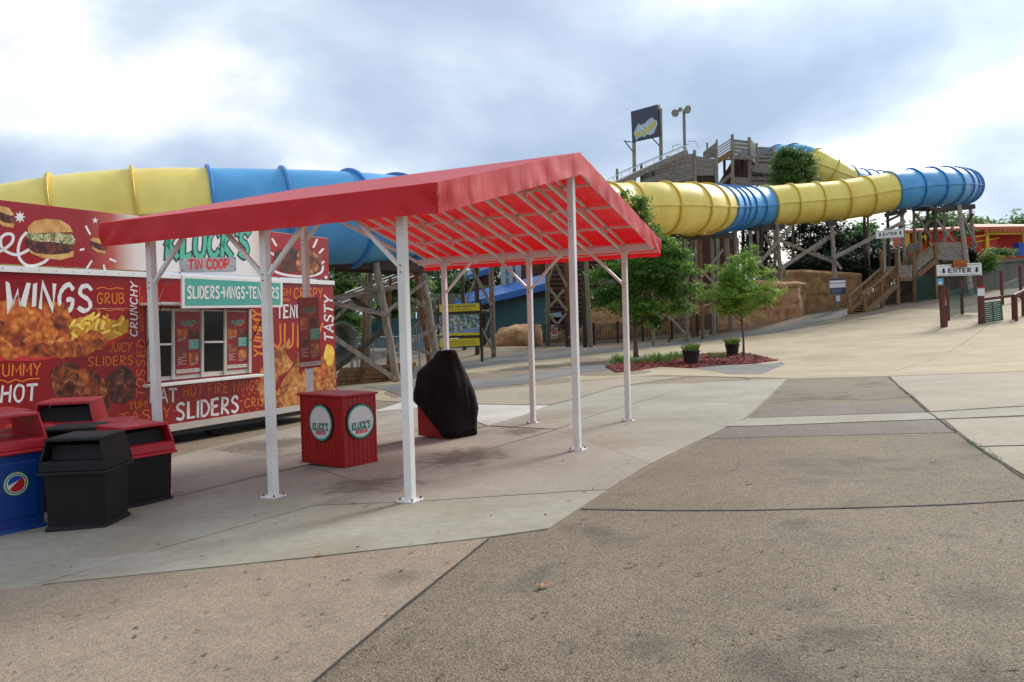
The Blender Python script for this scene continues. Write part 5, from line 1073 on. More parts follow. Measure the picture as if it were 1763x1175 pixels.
# ================================================================== SHED, LOG BUILDING, ROCKS
def shed():
    Y = 58; T = thing('teal_shed', 'low teal corrugated shed with a blue sloping roof', 'shed', at(900, 590, Y))
    a, b, c_, d = at(836, 512, Y+1), at(942, 505, Y), at(942, 590, Y), at(836, 594, Y+1)
    k = 34
    for i in range(k):
        f0, f1 = i/k, (i+.82)/k
        p = [a.lerp(b, f0), a.lerp(b, f1), d.lerp(c_, f1), d.lerp(c_, f0)]
        MB().prism(p, (0, .06, 0)).build('wall_panel', M['tealwall'], T)
    MB().prism([q+Vector((0, .08, 0)) for q in (a, b, c_, d)], (0, 4, 0)).build('wall', M['tealwall'], T)
    MB().prism([at(780, 527, Y+.2), at(944, 487, Y-.8), at(944, 499, Y-.8), at(780, 536, Y+.2)], (0, 5, .9)).build('roof', M['blueroof'], T)
    MB().prism([at(900, 505, Y-.02), at(940, 500, Y-.05), at(940, 512, Y-.05), at(900, 514, Y-.02)], (0, .02, 0)).build('opening', M['black'], T)
    T2 = thing('blue_roof_hut', 'small brick hut with blue roof far behind the map board', 'hut', at(800, 590, 66))
    MB().prism([at(775, 484, 66), at(842, 462, 66), at(842, 472, 66), at(775, 490, 66)], (0, 5, .8)).build('roof', M['blueroof'], T2)
    MB().prism([at(790, 484, 66.5), at(840, 472, 66.5), at(840, 600, 66.5), at(790, 600, 66.5)], (0, 4, 0)).build('wall', M['log_wall'], T2)
    for i, x in enumerate((866, 878, 890)):
        D = thing('metal_silo', ['left galvanised silo cylinder above the teal shed', 'middle galvanised silo cylinder above the teal shed', 'right galvanised silo cylinder above the teal shed'][i], 'silo', at(x, 505, 62), 'silos behind the shed')
        p0 = at(x, 420, 62); p1 = at(x, 506, 62); p1 = Vector((p0.x, p0.y, p1.z)); rg = []; kk = 14
        for j in range(kk+1):
            q = p0.lerp(p1, j/kk); rr = .30 if j % 7 else .34; rg.append([q+Vector((rr*.82*math.cos(t_), rr*.82*math.sin(t_), 0)) for t_ in [2*math.pi*z/18 for z in range(18)]])
        MB().loft(rg, True, True).build('cylinder', M['galv'], D, smooth=True, angle=30); g_ = h1(p1.x, p1.y); MB().cyl(p1, Vector((p1.x, p1.y, g_)), .12, .12, 8).build('support', M['steel'], D)
shed()
def log_building():
    Y = 69; T = thing('log_building', 'dark brown log building behind the iron fence', 'building', at(985, 590, Y))
    for i in range(22):
        y = 418+i*8; a, b = at(938, y, Y), at(1062, y, Y+.3); MB().cyl(a, b, .205, .205, 8).build('log', M['log_wall'], T, smooth=True)
    MB().prism([at(880, 420, Y+.6), at(1062, 420, Y+.6), at(1062, 600, Y+.6), at(880, 600, Y+.6)], (0, 6, 0)).build('wall', M['log_wall'], T)
    MB().prism([at(946, 541, Y-1.2), at(966, 538, Y-1.2), at(968, 546, Y-1.2), at(946, 547, Y-1.2)], (0, 1, .05)).build('lean_to_roof', M['galv'], T)
    for k in range(3): MB().prism([at(1018, 500+k*5, Y-.5), at(1022, 500+k*5, Y-.5), at(1022, 504+k*5, Y-.5), at(1018, 504+k*5, Y-.5)], (0, .05, 0)).build('notice', M['white'], T)
    MB().prism([at(1030, 480, Y-.4), at(1060, 480, Y-.4), at(1060, 505, Y-.4), at(1030, 505, Y-.4)], (0, .1, 0)).build('grey_panel', M['cwall'], T)
log_building()
def plank_building():
    Y = 72; T = thing('plank_building', 'dark brown plank building behind the slide trestle and young trees', 'building', at(1160, 560, Y))
    for i in range(26):
        x0 = 1064+i*8; MB().prism([at(x0, 412, Y), at(x0+7.4, 412, Y), at(x0+7.4, 560, Y), at(x0, 560, Y)], (0, .15, 0)).build('plank', M['log_wall'], T)
    MB().prism([at(1064, 410, Y+.2), at(1272, 410, Y+.2), at(1272, 560, Y+.2), at(1064, 560, Y+.2)], (0, 5, 0)).build('wall', M['wood_dark'], T)
plank_building()
def rock(name, label, pts, Y, depth, seed, cat='rock', m='rock'):
    """boulder: outline in photo pixels swelled into a lumpy volume"""
    P = [at(x, y, Y) for x, y in pts]; c_ = sum(P, Vector())/len(P); n = 40; out = []
    L_ = [0]; Q = P+[P[0]]
    for a, b in zip(Q, Q[1:]): L_.append(L_[-1]+(b-a).length)
    for i in range(n):
        s1 = L_[-1]*i/n; k = max(j for j in range(len(P)) if L_[j] <= s1); out.append(Q[k].lerp(Q[k+1], (s1-L_[k])/(L_[k+1]-L_[k])))
    rg = []
    for f in [i/10 for i in range(11)]:
        t = math.pi*(f-.5); sc = max(.03, math.cos(t)**.6); off = math.sin(t)*depth
        row = []
        for p in out:
            q = c_+(p-c_)*sc; q = q+Vector((0, off, 0)); nn = mnoise.noise(q*.9+Vector((seed, 0, 0)))*.22+mnoise.noise(q*2.6+Vector((seed, 3, 0)))*.10
            q = q+(q-c_).normalized()*nn; row.append(q)
        rg.append(row)
    o = MB().loft(rg, True, True).build(name, M[m], None, smooth=True); return tag(o, label, cat)
rock('boulder_mound', 'rounded tan artificial rock mound left of the iron gate', [(835, 600), (845, 580), (862, 568), (890, 560), (930, 560), (935, 602), (870, 606)], 54, 1.6, 2)
rock('boulder_bank', 'tan rock bank seen through the iron fence behind the big tree', [(930, 600), (935, 575), (1000, 565), (1020, 530), (1040, 515), (1070, 520), (1120, 545), (1180, 530), (1235, 520), (1240, 580), (1100, 588), (1000, 598)], 66, .8, 5)
# rock-faced retaining wall of cast panels
RW = thing('rock_wall', 'tan rock textured retaining wall curving beside the path', 'retaining wall', at(1340, 560, 63))
def rock_panel(tl, tr, br, bl, seed, th=.6):
    a, b, c_, d = [at(*p) for p in (tl, tr, br, bl)]; k, j = 14, 12; rows = []
    for y in range(j+1):
        row = []
        for x in range(k+1):
            p = a.lerp(b, x/k).lerp(d.lerp(c_, x/k), y/j); e_ = min(x, k-x, y, j-y)
            n_ = mnoise.noise(p*.8+Vector((seed, 0, 0)))*.30+mnoise.noise(p*2.7)*.12; row.append(p+Vector((0, -1, 0))*(n_+(.05 if e_ else -.03)))
        rows.append(row)
    o = MB().loft(rows, closed=False); back = [[r[0]+Vector((0, th, 0)), r[-1]+Vector((0, th, 0))] for r in (rows[0], rows[-1])]
    o.prism([back[0][0], back[0][1], back[1][1], back[1][0]], (0, .1, 0))
    o.poly([rows[0][0], rows[0][-1], back[0][1], back[0][0]]); o.poly([r[0] for r in rows]+[back[1][0], back[0][0]]); o.poly([r[-1] for r in rows]+[back[1][1], back[0][1]])
    return o.build('rock_panel', M['rock'], RW, smooth=True, angle=35)
def rock_face(top, bot, Ys, name='rock_face'):
    """continuous carved face through columns (x, y_top, y_bottom, Y), with shallow carved ledges"""
    cols = []; xs_ = [c_[0] for c_ in top]; j = 18; K = 70; rows = [[] for _ in range(j+1)]; back = []
    for i in range(K+1):
        x = xs_[0]+(xs_[-1]-xs_[0])*i/K; yt = np.interp(x, xs_, [c_[1] for c_ in top]); yb = np.interp(x, xs_, bot); Y = np.interp(x, xs_, Ys)
        a_, b_ = at(x, yt, Y), at(x, yb+3, Y)
        for q in range(j+1):
            p = a_.lerp(b_, q/j); n_ = mnoise.noise(p*.55)*.38+mnoise.noise(p*1.7)*.14+mnoise.noise(p*4.5)*.05
            led = .10*max(0, 1-abs(((q/j*2.6+.25*mnoise.noise(Vector((p.x*.3, 0, 5)))) % 1)-.5)*9)
            jn = .08*max(0, 1-abs((p.x*.23+.15*mnoise.noise(Vector((0, p.z*.5, 2)))) % 1-.5)*22)
            rows[q].append(p+Vector((0, -1, 0))*(n_-led-jn)+Vector((0, (.35 if q == 0 else 0), 0)))
        back.append(a_+Vector((0, 1.4, 0)))
    mb = MB().loft([back]+rows, closed=False); return mb.build(name, M['rock'], RW, smooth=True, angle=16)
rock_face([(1222, 505), (1240, 496), (1280, 482), (1320, 482), (1350, 485), (1376, 484), (1388, 487)], [577, 575, 570, 564, 558, 550, 545], [61, 61.5, 62.2, 62.4, 62.8, 64, 66])
rock_face([(1330, 466), (1380, 464), (1420, 466), (1485, 470)], [546, 545, 540, 538], [67, 67.2, 67.4, 68])
# black iron fence: each run with posts, rails and pickets
def iron_fence(label, a, b, h, n, gate=False):
    A, B = gp(*a), gp(*b); T = thing('iron_gate' if gate else 'iron_fence', label, 'gate' if gate else 'fence', (A+B)/2)
    d = (B-A); 
    for f in (0, 1): p = A+d*f; p.z = h1(p.x, p.y); MB().beam(p, p+AZ*(h+.12), .09, .09, (0, 1, 0)).build('post', M['iron'], T)
    for z in (.12, h-.18, h-.04): MB().beam(A+AZ*z, B+AZ*z, .04, .04).build('rail', M['iron'], T)
    for i in range(1, n):
        p = A+d*(i/n); MB().box(p+AZ*(h/2+.02), (.04, .04, h-.04)).build('picket', M['iron'], T)
    return T
GT = iron_fence('black iron gate carrying a red and white no entry notice', (921, 600), (975, 598), 1.5, 20, True)
p_ = [at(949, 560, 55), at(959.5, 559.5, 55), at(960, 582.5, 55), at(949.5, 583, 55)]
ne = MB().prism(p_, (0, .02, 0)).build('no_entry_sign', M['white'], None); tag(ne, 'white notice with red no entry disc fixed to the iron gate', 'sign')
c_ = at(954.5, 571, 54.97); MB().cyl(c_, c_+Vector((0, -.012, 0)), .17, .17, 20).build('disc', M['sign_red'], ne, world=True)
MB().box(c_+Vector((0, -.02, 0)), (.22, .01, .05)).build('bar', M['white'], ne)
for y in (562.5, 580): MB().box(at(954.5, y, 54.98), (.3, .01, .05)).build('text_line', M['black'], ne)
for (i, (a, b, n_)) in enumerate((((977, 598), (1022, 594), 17), ((1024, 594), (1063, 591), 15), ((1065, 591), (1106, 588.5), 16), ((1108, 588.5), (1156, 585), 19), ((1158, 585), (1200, 580), 18), ((1202, 580), (1234, 575), 13))):
    iron_fence(['black iron fence panel right of the gate', 'black iron fence panel behind the near canopy corner post', 'black iron fence panel left of the big tree trunk', 'black iron fence panel right of the big tree trunk', 'black iron fence panel behind the left planter tree gap', 'black iron fence panel ending at the rock wall'][i], a, b, 1.55, n_)
# blue panel fence and concrete block wall behind the first trestle
def far_fence(label, x0, x1, y0, y1, Y, m, n_):
    T = thing('panel_fence', label, 'fence', at((x0+x1)/2, y1, Y))
    for i in range(n_):
        a, b = x0+(x1-x0)*i/n_, x0+(x1-x0)*(i+.88)/n_
        MB().prism([at(a, y0, Y), at(b, y0, Y), at(b, y1, Y), at(a, y1, Y)], (0, .08, 0)).build('panel', M[m], T)
    MB().beam(at(x0, y0+4, Y+.12), at(x1, y0+4, Y+.12), .08, .1).build('rail', M['iron'], T)
far_fence('teal panel fence behind the slide trestle', 572, 748, 548, 600, 52, 'tealwall', 40)
far_fence('pale concrete panel wall behind the map board', 690, 800, 506, 560, 60, 'cwall', 8)
def chain_fence():
    T = thing('chain_link_fence', 'chain link fence with steel top rail behind the slide trestle', 'fence', at(660, 630, 37))
    a, b = at(585, 583, 36), at(770, 578, 40); A, B = at(585, 636, 36), at(770, 612, 40)
    MB().cyl(a, b, .04, .04, 8).build('top_rail', M['steel'], T)
    for i in range(8): f = i/7; p = a.lerp(b, f); MB().cyl(p, Vector((p.x, p.y, h1(p.x, p.y))), .04, .04, 8).build('post', M['steel'], T)
    w = MB(); n_ = 60
    for i in range(n_):
        for s1 in (-1, 1):
            f0 = i/n_; f1 = f0+s1*10/n_
            if 0 <= f1 <= 1: w.cyl(a.lerp(b, f0), A.lerp(B, f1), .008, .008, 3, False)
    tag(w.build('wire_mesh', M['galv'], T), kind='stuff')
chain_fence()
# ================================================================== PLANTED ISLAND
bed_px = [(1042, 633), (1075, 626), (1120, 620), (1180, 613), (1240, 610), (1290, 611), (1340, 622), (1300, 627), (1240, 630), (1190, 635), (1140, 632), (1100, 638), (1062, 642)]
BED = sheet('mulch_bed', bed_px, M['mulch'], .05, None, .5, .1)
tag(BED, kind='structure')
bp2 = [gp(*p) for p in bed_px]
def inside(x, y, poly):
    r = False; n = len(poly)
    for i in range(n):
        a, b = poly[i], poly[i-1]
        if (a.y > y) != (b.y > y) and x < (b.x-a.x)*(y-a.y)/(b.y-a.y)+a.x: r = not r
    return r
rm = random.Random(5); ch = MB(); x0, x1, y0, y1 = min(p.x for p in bp2), max(p.x for p in bp2), min(p.y for p in bp2), max(p.y for p in bp2)
cand = [(rm.uniform(x0, x1), rm.uniform(y0, y1)) for _ in range(9000)]; cand = [q for q in cand if inside(*q, bp2)]
zz = hz([q[0] for q in cand], [q[1] for q in cand])
for (x, y), z in zip(cand, zz):
    a = rm.uniform(0, 6.28); l, w = rm.uniform(.03, .08), rm.uniform(.012, .03); d = Vector((math.cos(a), math.sin(a), rm.uniform(-.3, .4))); s1 = Vector((-math.sin(a), math.cos(a), rm.uniform(-.4, .4))); c0 = Vector((x, y, z+.06+rm.uniform(0, .03)))
    ch.poly([c0-d*l-s1*w, c0+d*l-s1*w, c0+d*l+s1*w, c0-d*l+s1*w])
tag(ch.build('mulch_chips', M['mulch'], BED, fix=False), kind='stuff')
def tufts(name, label, cx, cy, n, h, spread, seed, group=None):
    b = gp(cx, cy); r = random.Random(seed); mb = MB()
    for i in range(n):
        a = r.uniform(0, 6.28); q = r.random()**.6*spread; p = Vector((b.x+q*math.cos(a)*1.6, b.y+q*math.sin(a), b.z+.04)); hh = h*r.uniform(.55, 1.15); t = r.uniform(0, 6.28); ln = Vector((math.cos(t), math.sin(t), 0))*hh*r.uniform(.15, .6); s1 = Vector((-math.sin(t), math.cos(t), 0))*.012
        m_ = p+ln*.4+AZ*hh*.65; mb.poly([p-s1, p+s1, m_+s1, m_-s1]); mb.poly([m_-s1, m_+s1, p+ln+AZ*hh])
    o = mb.build(name, M['grass'], None, fix=False); return tag(o, label, 'grass clump', group)
for i, (x, y, n, h) in enumerate(((1068, 628, 110, .4), (1105, 628, 90, .28), (1122, 624, 60, .38), (1138, 626, 90, .4), (1155, 622, 60, .32), (1168, 618, 70, .35), (1232, 618, 60, .25))):
    tufts('grass_tuft', ['green grass tuft at the left tip of the mulch bed', 'low grass tuft beside the big tree trunk', 'grass tuft just right of the big tree trunk', 'tallest grass tuft in the middle of the bed', 'grass tuft third left of the front planter', 'grass tuft touching the front planter', 'small grass sprig between the two planters'][i], x, y, n, h, .28, 60+i, 'grass tufts in the mulch bed')
def planter(label, px, py, r, seed):
    b = gp(px, py); T = thing('planter_pot', label, 'planter', b, 'black planters'); rg = []
    for (z, q) in ((0, .78), (.06, .8), (.3, .93), (.42, 1), (.46, 1.06), (.5, 1.06), (.5, .95), (.4, .92)): rg.append([b+Vector((r*q*math.cos(t), r*q*math.sin(t), .05+z)) for t in [2*math.pi*k/24 for k in range(24)]])
    MB().loft(rg, True, True).build('pot', M['pot'], T, smooth=True, angle=40)
    rr = random.Random(seed); mb = MB()
    for i in range(240):
        a = rr.uniform(0, 6.28); q = rr.random()**.5*r*.85; p = b+Vector((q*math.cos(a), q*math.sin(a), .48)); hh = rr.uniform(.08, .34); t = rr.uniform(0, 6.28); ln = Vector((math.cos(t), math.sin(t), 0))*hh*.7; s1 = Vector((-math.sin(t), math.cos(t), 0))*.02
        mb.poly([p-s1, p+s1, p+s1*.6+ln*.5+AZ*hh*.8, p+ln+AZ*hh, p-s1*.6+ln*.5+AZ*hh*.8])
    mb.build('flowers', M['flowers'], T, fix=False)
planter('black round planter in front of the mulch bed with pale plants', 1190, 629, .31, 1)
planter('smaller looking black planter beside the bright green young tree', 1261, 614, .30, 2)
# ================================================================== TREES
def tree(name, label, base, h, clumps, leaf, m, trunk_r, n_leaf, seed, branch=True, droop=.0, group=None, trunk_top=.55, bm='bark'):
    """clumps: (dx, dy, z, r_xy, r_z) in metres about the base"""
    r = random.Random(seed); b = Vector(base); T = thing(name, label, 'tree', b, group)
    tm = MB(); rings = []; k = 9; top = h*trunk_top
    for i in range(k+1):
        f = i/k; c0 = b+Vector((.08*math.sin(f*3+seed)*f, .06*math.cos(f*4+seed)*f, top*f-.05)); rr = trunk_r*(1.25-.25*min(1, f*6))*(1-.6*f); rings.append([c0+Vector((rr*math.cos(t), rr*math.sin(t), 0)) for t in [2*math.pi*q/9 for q in range(9)]])
    tm.loft(rings, True, True); tp = b+Vector((0, 0, top*.95))
    if branch:
        for (dx_, dy_, z, rx, rz) in clumps:
            c0 = b+Vector((dx_, dy_, z)); s0 = b+Vector((0, 0, min(top*.97, max(h*.25, z-.5*math.hypot(dx_, dy_)-.3)))); mid = s0.lerp(c0, .5)+Vector((0, 0, .1)); q = trunk_r*.38
            tm.cyl(s0, mid, q, q*.65, 6, False); tm.cyl(mid, c0, q*.65, q*.25, 6, False)
            for _ in range(3):
                e_ = c0+Vector((r.gauss(0, .5)*rx, r.gauss(0, .5)*rx, r.gauss(0, .5)*rz)); tm.cyl(mid.lerp(c0, .6), e_, q*.3, q*.1, 4, False)
    tm.build('trunk', M[bm], T, smooth=True)
    V = []; F = []; TN = []
    for (dx_, dy_, z, rx, rz) in clumps:
        n_ = int(n_leaf*(rx*rx*rz)**.8/sum((q[3]**2*q[4])**.8 for q in clumps)); c0 = b+Vector((dx_, dy_, z)); ns = max(5, n_//44)
        for s1 in range(ns):
            while True:
                d = Vector((r.gauss(0, 1), r.gauss(0, 1), r.gauss(0, 1))).normalized(); rad = r.random()**.38
                if r.random() > .12 or rad > .6: break
            sc = c0+Vector((d.x*rx*rad, d.y*rx*rad, d.z*rz*rad)); ax = (Vector((d.x, d.y, d.z*.4-droop)).normalized()); sl_ = r.uniform(.7, 1.4)*leaf*4.2; tone = min(1, max(0, r.gauss(.42, .26)))
            for q in range(n_//ns):
                f = r.random(); p = sc+ax*(f-.4)*sl_+Vector((r.gauss(0, 1), r.gauss(0, 1), r.gauss(0, .5)))*leaf*1.35
                a = Vector((r.gauss(0, 1), r.gauss(0, 1), r.gauss(0, .5)-droop)).normalized(); nrm = Vector((r.gauss(0, .6), r.gauss(0, .6), 1)).normalized(); w = a.cross(nrm).normalized()*leaf*r.uniform(.22, .38); l = a*leaf*r.uniform(.6, 1.1)
                n0 = len(V); V += [p-l, p+w-l*.1, p+l, p-w-l*.1]; F.append([n0, n0+1, n0+2, n0+3]); TN += [min(1, max(0, tone+r.gauss(0, .12)))]*4
    mb = MB(); mb.v = V; mb.f = F; o = mb.build('crown', M[m], T, fix=False)
    o.data.attributes.new('leaf_tone', 'FLOAT', 'POINT').data.foreach_set('value', TN); return T
b1 = gp(1095, 616); k1 = b1.y/FPX
def cl(px, py, rx, rz, b, dy=0): k = b.y/FPX; q = at(px, py, b.y+dy); return (q.x-b.x, dy, q.z-b.z, rx*k, rz*k)
tree('young_tree', 'dense dark green tree in the mulch bed behind the canopy corner', b1, 5.6, [cl(1100, 470, 50, 30, b1), cl(1150, 470, 38, 24, b1, -.4), cl(1160, 500, 34, 18, b1, .2), cl(1056, 505, 34, 18, b1, .3), cl(1040, 470, 26, 16, b1, .5), cl(1130, 425, 40, 20, b1, .4), cl(1168, 530, 22, 14, b1, .2), cl(1095, 530, 46, 16, b1, -.5), cl(1085, 378, 34, 24, b1, .4), cl(1098, 350, 18, 14, b1), cl(1072, 335, 11, 10, b1), cl(1168, 440, 24, 16, b1), cl(1110, 405, 24, 18, b1, -.4), cl(1120, 550, 26, 10, b1), cl(1190, 470, 12, 8, b1), cl(1034, 525, 16, 8, b1)], .10, 'leaf_dark', .11, 36000, 3, droop=.25)
b2 = gp(1280, 619)
tree('young_tree', 'bright yellow green young tree at the right end of the mulch bed', b2, 4.4, [cl(1275, 508, 38, 28, b2), cl(1238, 514, 26, 20, b2, -.3), cl(1310, 506, 26, 22, b2, .2), cl(1274, 476, 30, 26, b2, .2), cl(1292, 452, 15, 20, b2), cl(1250, 478, 18, 18, b2, .3), cl(1322, 478, 10, 16, b2), cl(1334, 505, 12, 6, b2), cl(1212, 512, 12, 8, b2), cl(1270, 534, 32, 10, b2, -.2), cl(1224, 462, 9, 10, b2), cl(1272, 442, 9, 12, b2), cl(1300, 428, 7, 9, b2), cl(1206, 490, 8, 6, b2)], .07, 'leaf_bright', .055, 19000, 8, trunk_top=.5)
def ftree(label, px, py_base, Y, top, w, m='leaf_far', n=6000, seed=1, leaf=.22, group='trees beyond the slide', slender=False, name='background_tree'):
    p = at(px, py_base, Y); p.z = h1(p.x, p.y); H = at(px, top, Y).z-p.z; W_ = w*Y/FPX; r = random.Random(seed); cl_ = []
    for i in range(9):
        f = .28+.66*i/8; e_ = math.sin(min(1, f*1.05)*math.pi*.86)**.7
        cl_.append((r.uniform(-.5, .5)*W_*.5*e_, r.uniform(-.4, .4)*W_*.5*e_, H*f, W_*.34*e_+.2, H*.13+.2))
    return tree(name, label, p, H, cl_, leaf, m, .16, n, seed, True, .1, group, .8)
b3 = at(1366, 470, 71); b3.z = h1(b3.x, b3.y)
tree('background_tree', 'green bushy tree growing against the wooden tower railing', b3, 12.5, [cl(1364, 292, 30, 24, b3), cl(1350, 282, 20, 22, b3, .5), cl(1384, 288, 22, 24, b3, -.4), cl(1362, 268, 18, 16, b3), cl(1378, 272, 14, 12, b3), cl(1345, 304, 18, 14, b3), cl(1390, 306, 16, 16, b3), cl(1352, 262, 9, 9, b3), cl(1366, 312, 30, 14, b3)], .16, 'leaf_far', .2, 16000, 11, group='trees beyond the slide', trunk_top=.75)
for i, (l, px, Y, top, w, m, n_) in enumerate((('dark tree behind the crossed planks left of the notice board', 1388, 76, 372, 70, 'leaf_deep', 7000), ('dark slender tree right behind the notice board post', 1428, 78, 385, 60, 'leaf_deep', 6000), ('dark tree behind the wooden stairs top', 1478, 80, 410, 70, 'leaf_deep', 7000), ('dark tree behind the blue slide section', 1310, 78, 385, 60, 'leaf_deep', 6000), ('dark bushy tree left of the wooden stairs', 1520, 76, 425, 60, 'leaf_deep', 6000),
      ('light green tree far behind the enter sign', 1482, 120, 394, 90, 'leaf_far', 7000), ('light green tree between blue slide trestles', 1595, 130, 374, 110, 'leaf_far', 9000), ('light green tree right of the blue slide trestle', 1645, 135, 378, 110, 'leaf_far', 9000), ('treetop over the orange building left corner', 1700, 150, 381, 120, 'leaf_far', 9000), ('treetop over the orange building right part', 1750, 150, 382, 120, 'leaf_far', 9000), ('treetop at the far right edge of the skyline', 1805, 150, 384, 120, 'leaf_far', 8000),
      ('leafy tree just right of the trailer behind the trestle', 600, 50, 425, 95, 'leaf_far', 9000), ('dark tree in the gap between trestle and canopy', 680, 56, 432, 100, 'leaf_far', 8000), ('leafy tree behind the concrete panel wall', 765, 66, 425, 110, 'leaf_far', 8000), ('leafy tree above the blue hut roof', 850, 72, 425, 110, 'leaf_far', 7000))):
    ftree(l, px, 560, Y, top, w, m, n_, 20+i, .24 if Y < 90 else .62)
# ================================================================== STAIRS, DECK AND SIGNS ON THE RIGHT
def stairs():
    T = thing('wooden_stairs', 'brown wooden stairs with slatted railings climbing right to a deck', 'stairs', gp(1478, 540))
    def rail(x0, y0, Y0, x1, y1, Y1, w, n_='handrail', m='wood_brown'): MB().beam(at(x0, y0, Y0), at(x1, y1, Y1), w*.9, w).build(n_, M[m], T)
    Ya, Yb = 60, 63
    for i in range(12):
        f = i/11; a, b = at(1464+57*f, 538.5-46*f, Ya+.1+3*f), at(1488+54*f, 538.5-47*f, Ya+3*f)
        MB().beam(a, b, .34, .06).build('tread', M['wood_brown'], T); MB().beam(a-AZ*.12+Vector((0, .15, 0)), b-AZ*.12+Vector((0, .15, 0)), .03, .17).build('riser', M['wood_dark'], T)
    rail(1461, 512, Ya+.2, 1519, 461, Yb+.2, .16); rail(1486, 508, Ya, 1542, 459, Yb, .16)
    rail(1463, 523, Ya+.2, 1519, 471, Yb+.2, .12); rail(1462, 539, Ya+.15, 1520, 494, Yb+.2, .3, 'stringer'); rail(1489, 539, Ya-.05, 1543, 492, Yb, .3, 'stringer')
    for i in range(14):
        f = (i+.5)/14; x = 1487+55*f; MB().beam(at(x, 509-49*f, Ya+3*f), at(x+1.5, 537-46*f, Ya+3*f), .07, .05, (0, 1, 0)).build('baluster', M['wood_brown'], T)
        x = 1462+57*f; MB().beam(at(x, 513-50*f, Ya+.2+3*f), at(x+1.2, 538-45*f, Ya+.2+3*f), .07, .05, (0, 1, 0)).build('baluster', M['wood_brown'], T)
    for (x, y0, y1, Y, w) in ((1462, 510, 540, Ya+.2, .2), (1488, 507, 541, Ya, .2), (1517, 483, 535, Yb-1.2, .2), (1518, 432, 530, Yb+.2, .25), (1544, 431, 529, Yb, .25), (1573, 438, 525, Yb+.5, .25), (1611, 418, 518, Yb+1, .27), (1522, 412, 520, Yb+2.5, .2), (1584, 398, 510, Yb+4, .2)):
        p0, p1 = at(x, y0, Y), at(x+2, y1, Y); p1.z = h1(p1.x, p1.y)-.02; MB().beam(p0, p1, w, w, (0, 1, 0)).build('post', M['wood_brown' if Y < Yb+2 else 'wood'], T)
    boards(T, [(1521, 459, Yb+2), (1546, 459, Yb+2), (1546, 474, Yb+2), (1521, 474, Yb+2)], 4, .06, 'wood_plank'); boards(T, [(1549, 457, Yb), (1571, 457, Yb+.4), (1571, 479, Yb+.4), (1549, 479, Yb)], 5, .06, 'wood_plank')
    boards(T, [(1576, 448, Yb+.5), (1608, 422, Yb+1), (1608, 444, Yb+1), (1576, 470, Yb+.5)], 5, .06, 'wood_plank'); boards(T, [(1549, 455, Yb+2.5), (1584, 424, Yb+3), (1584, 437, Yb+3), (1549, 468, Yb+2.5)], 3, .06, 'wood_brown')
    rail(1548, 481, Yb, 1573, 481, Yb+.4, .28, 'stringer'); rail(1573, 481, Yb+.5, 1611, 449, Yb+1, .3, 'stringer'); rail(1576, 446, Yb+.4, 1610, 419, Yb+.9, .14)
    boards(T, [(1612, 418, Yb+1.5), (1655, 417, Yb+2), (1656, 443, Yb+2), (1612, 443, Yb+1.5)], 5, .1, 'wood_plank', .08); boards(T, [(1563, 420, Yb+5), (1586, 418, Yb+5), (1586, 436, Yb+5), (1563, 436, Yb+5)], 3, .08, 'wood_plank')
    rail(1610, 445, Yb+1.4, 1660, 446, Yb+2, .3, 'deck_beam', 'wood_plank')
    MB().prism([at(1545, 484, Yb+1), at(1574, 484, Yb+1), at(1612, 452, Yb+1.6), at(1660, 450, Yb+2.4), at(1660, 530, Yb+2.4), at(1520, 530, Yb+1)], (0, .12, 0)).build('skirting', M['wood_dark'], T)
stairs()
def enter_sign(label, pts, Y, Yr, posts, top=None):
    a, b, c_, d = at(pts[0][0], pts[0][1], Y), at(pts[1][0], pts[1][1], Yr), at(pts[2][0], pts[2][1], Yr), at(pts[3][0], pts[3][1], Y)
    T = thing('enter_sign', label, 'sign', Vector(((a.x+b.x)/2, (a.y+b.y)/2, h1((a.x+b.x)/2, a.y))))
    bd = MB().prism([a, b, c_, d], (0, .07, 0)).build('board', M['white'], T, bevel=.01); n = Vector((0, -1, 0))
    def q(u, v, o=.012): return a.lerp(b, u).lerp(d.lerp(c_, u), v)+n*o
    v0, v1 = (.72, .36) if top else (.70, .30)
    words('ENTER', q(.25, v0), q(.76, v0), q(.25, v1), M['black'], bd, 1.15, rough=0, wob=0)
    for u in (.09, .83):
        w = .035; y0, y1 = v1-.04, v0+.05
        MB().poly([q(u+w*.8, y0), q(u+w*2.2, y0), q(u+w*2.2, (y0+y1)/2+.05), q(u+w*3, (y0+y1)/2+.05), q(u+w*1.5, y1), q(u, (y0+y1)/2+.05), q(u+w*.8, (y0+y1)/2+.05)]).build('arrow', M['black'], bd, fix=False)
    for v in (.08, .90): MB().poly([q(.05, v), q(.95, v), q(.95, v+.025), q(.05, v+.025)]).build('border_line', M['black'], bd, fix=False)
    for (x0, y0, x1, y1) in posts:
        p0, p1 = at(x0, y0, Y+.15), at(x1, y1, Y+.15); p1.z = h1(p1.x, p1.y) if y1 > 500 else p1.z; MB().beam(p0, p1, .13, .13, (0, 1, 0)).build('post', M['iron' if top else 'wood'], T)
    if top:
        tl, tr, br, bl = [at(x, y, Y-.1) for x, y in top]
        pl = MB().prism([tl, tr, br, bl], (0, .08, 0)).build('plaque', M['black'], T)
        def q2(u, v): return tl.lerp(tr, u).lerp(bl.lerp(br, u), v)+Vector((0, -.014, 0))
        words('CONGO', q2(.08, .46), q2(.94, .42), q2(.08, .06), M['orange'], pl, 1.4, rough=.1); words('BONGO', q2(.04, .94), q2(.96, .90), q2(.04, .54), M['fire'], pl, 1.4, rough=.1)
enter_sign('upper white enter sign with arrows above the wooden stairs', [(1508, 399), (1555.5, 393), (1556, 408.5), (1508.5, 411.5)], 62.5, 62.5, ((1522, 411, 1523, 470), (1547, 409, 1549, 470)))
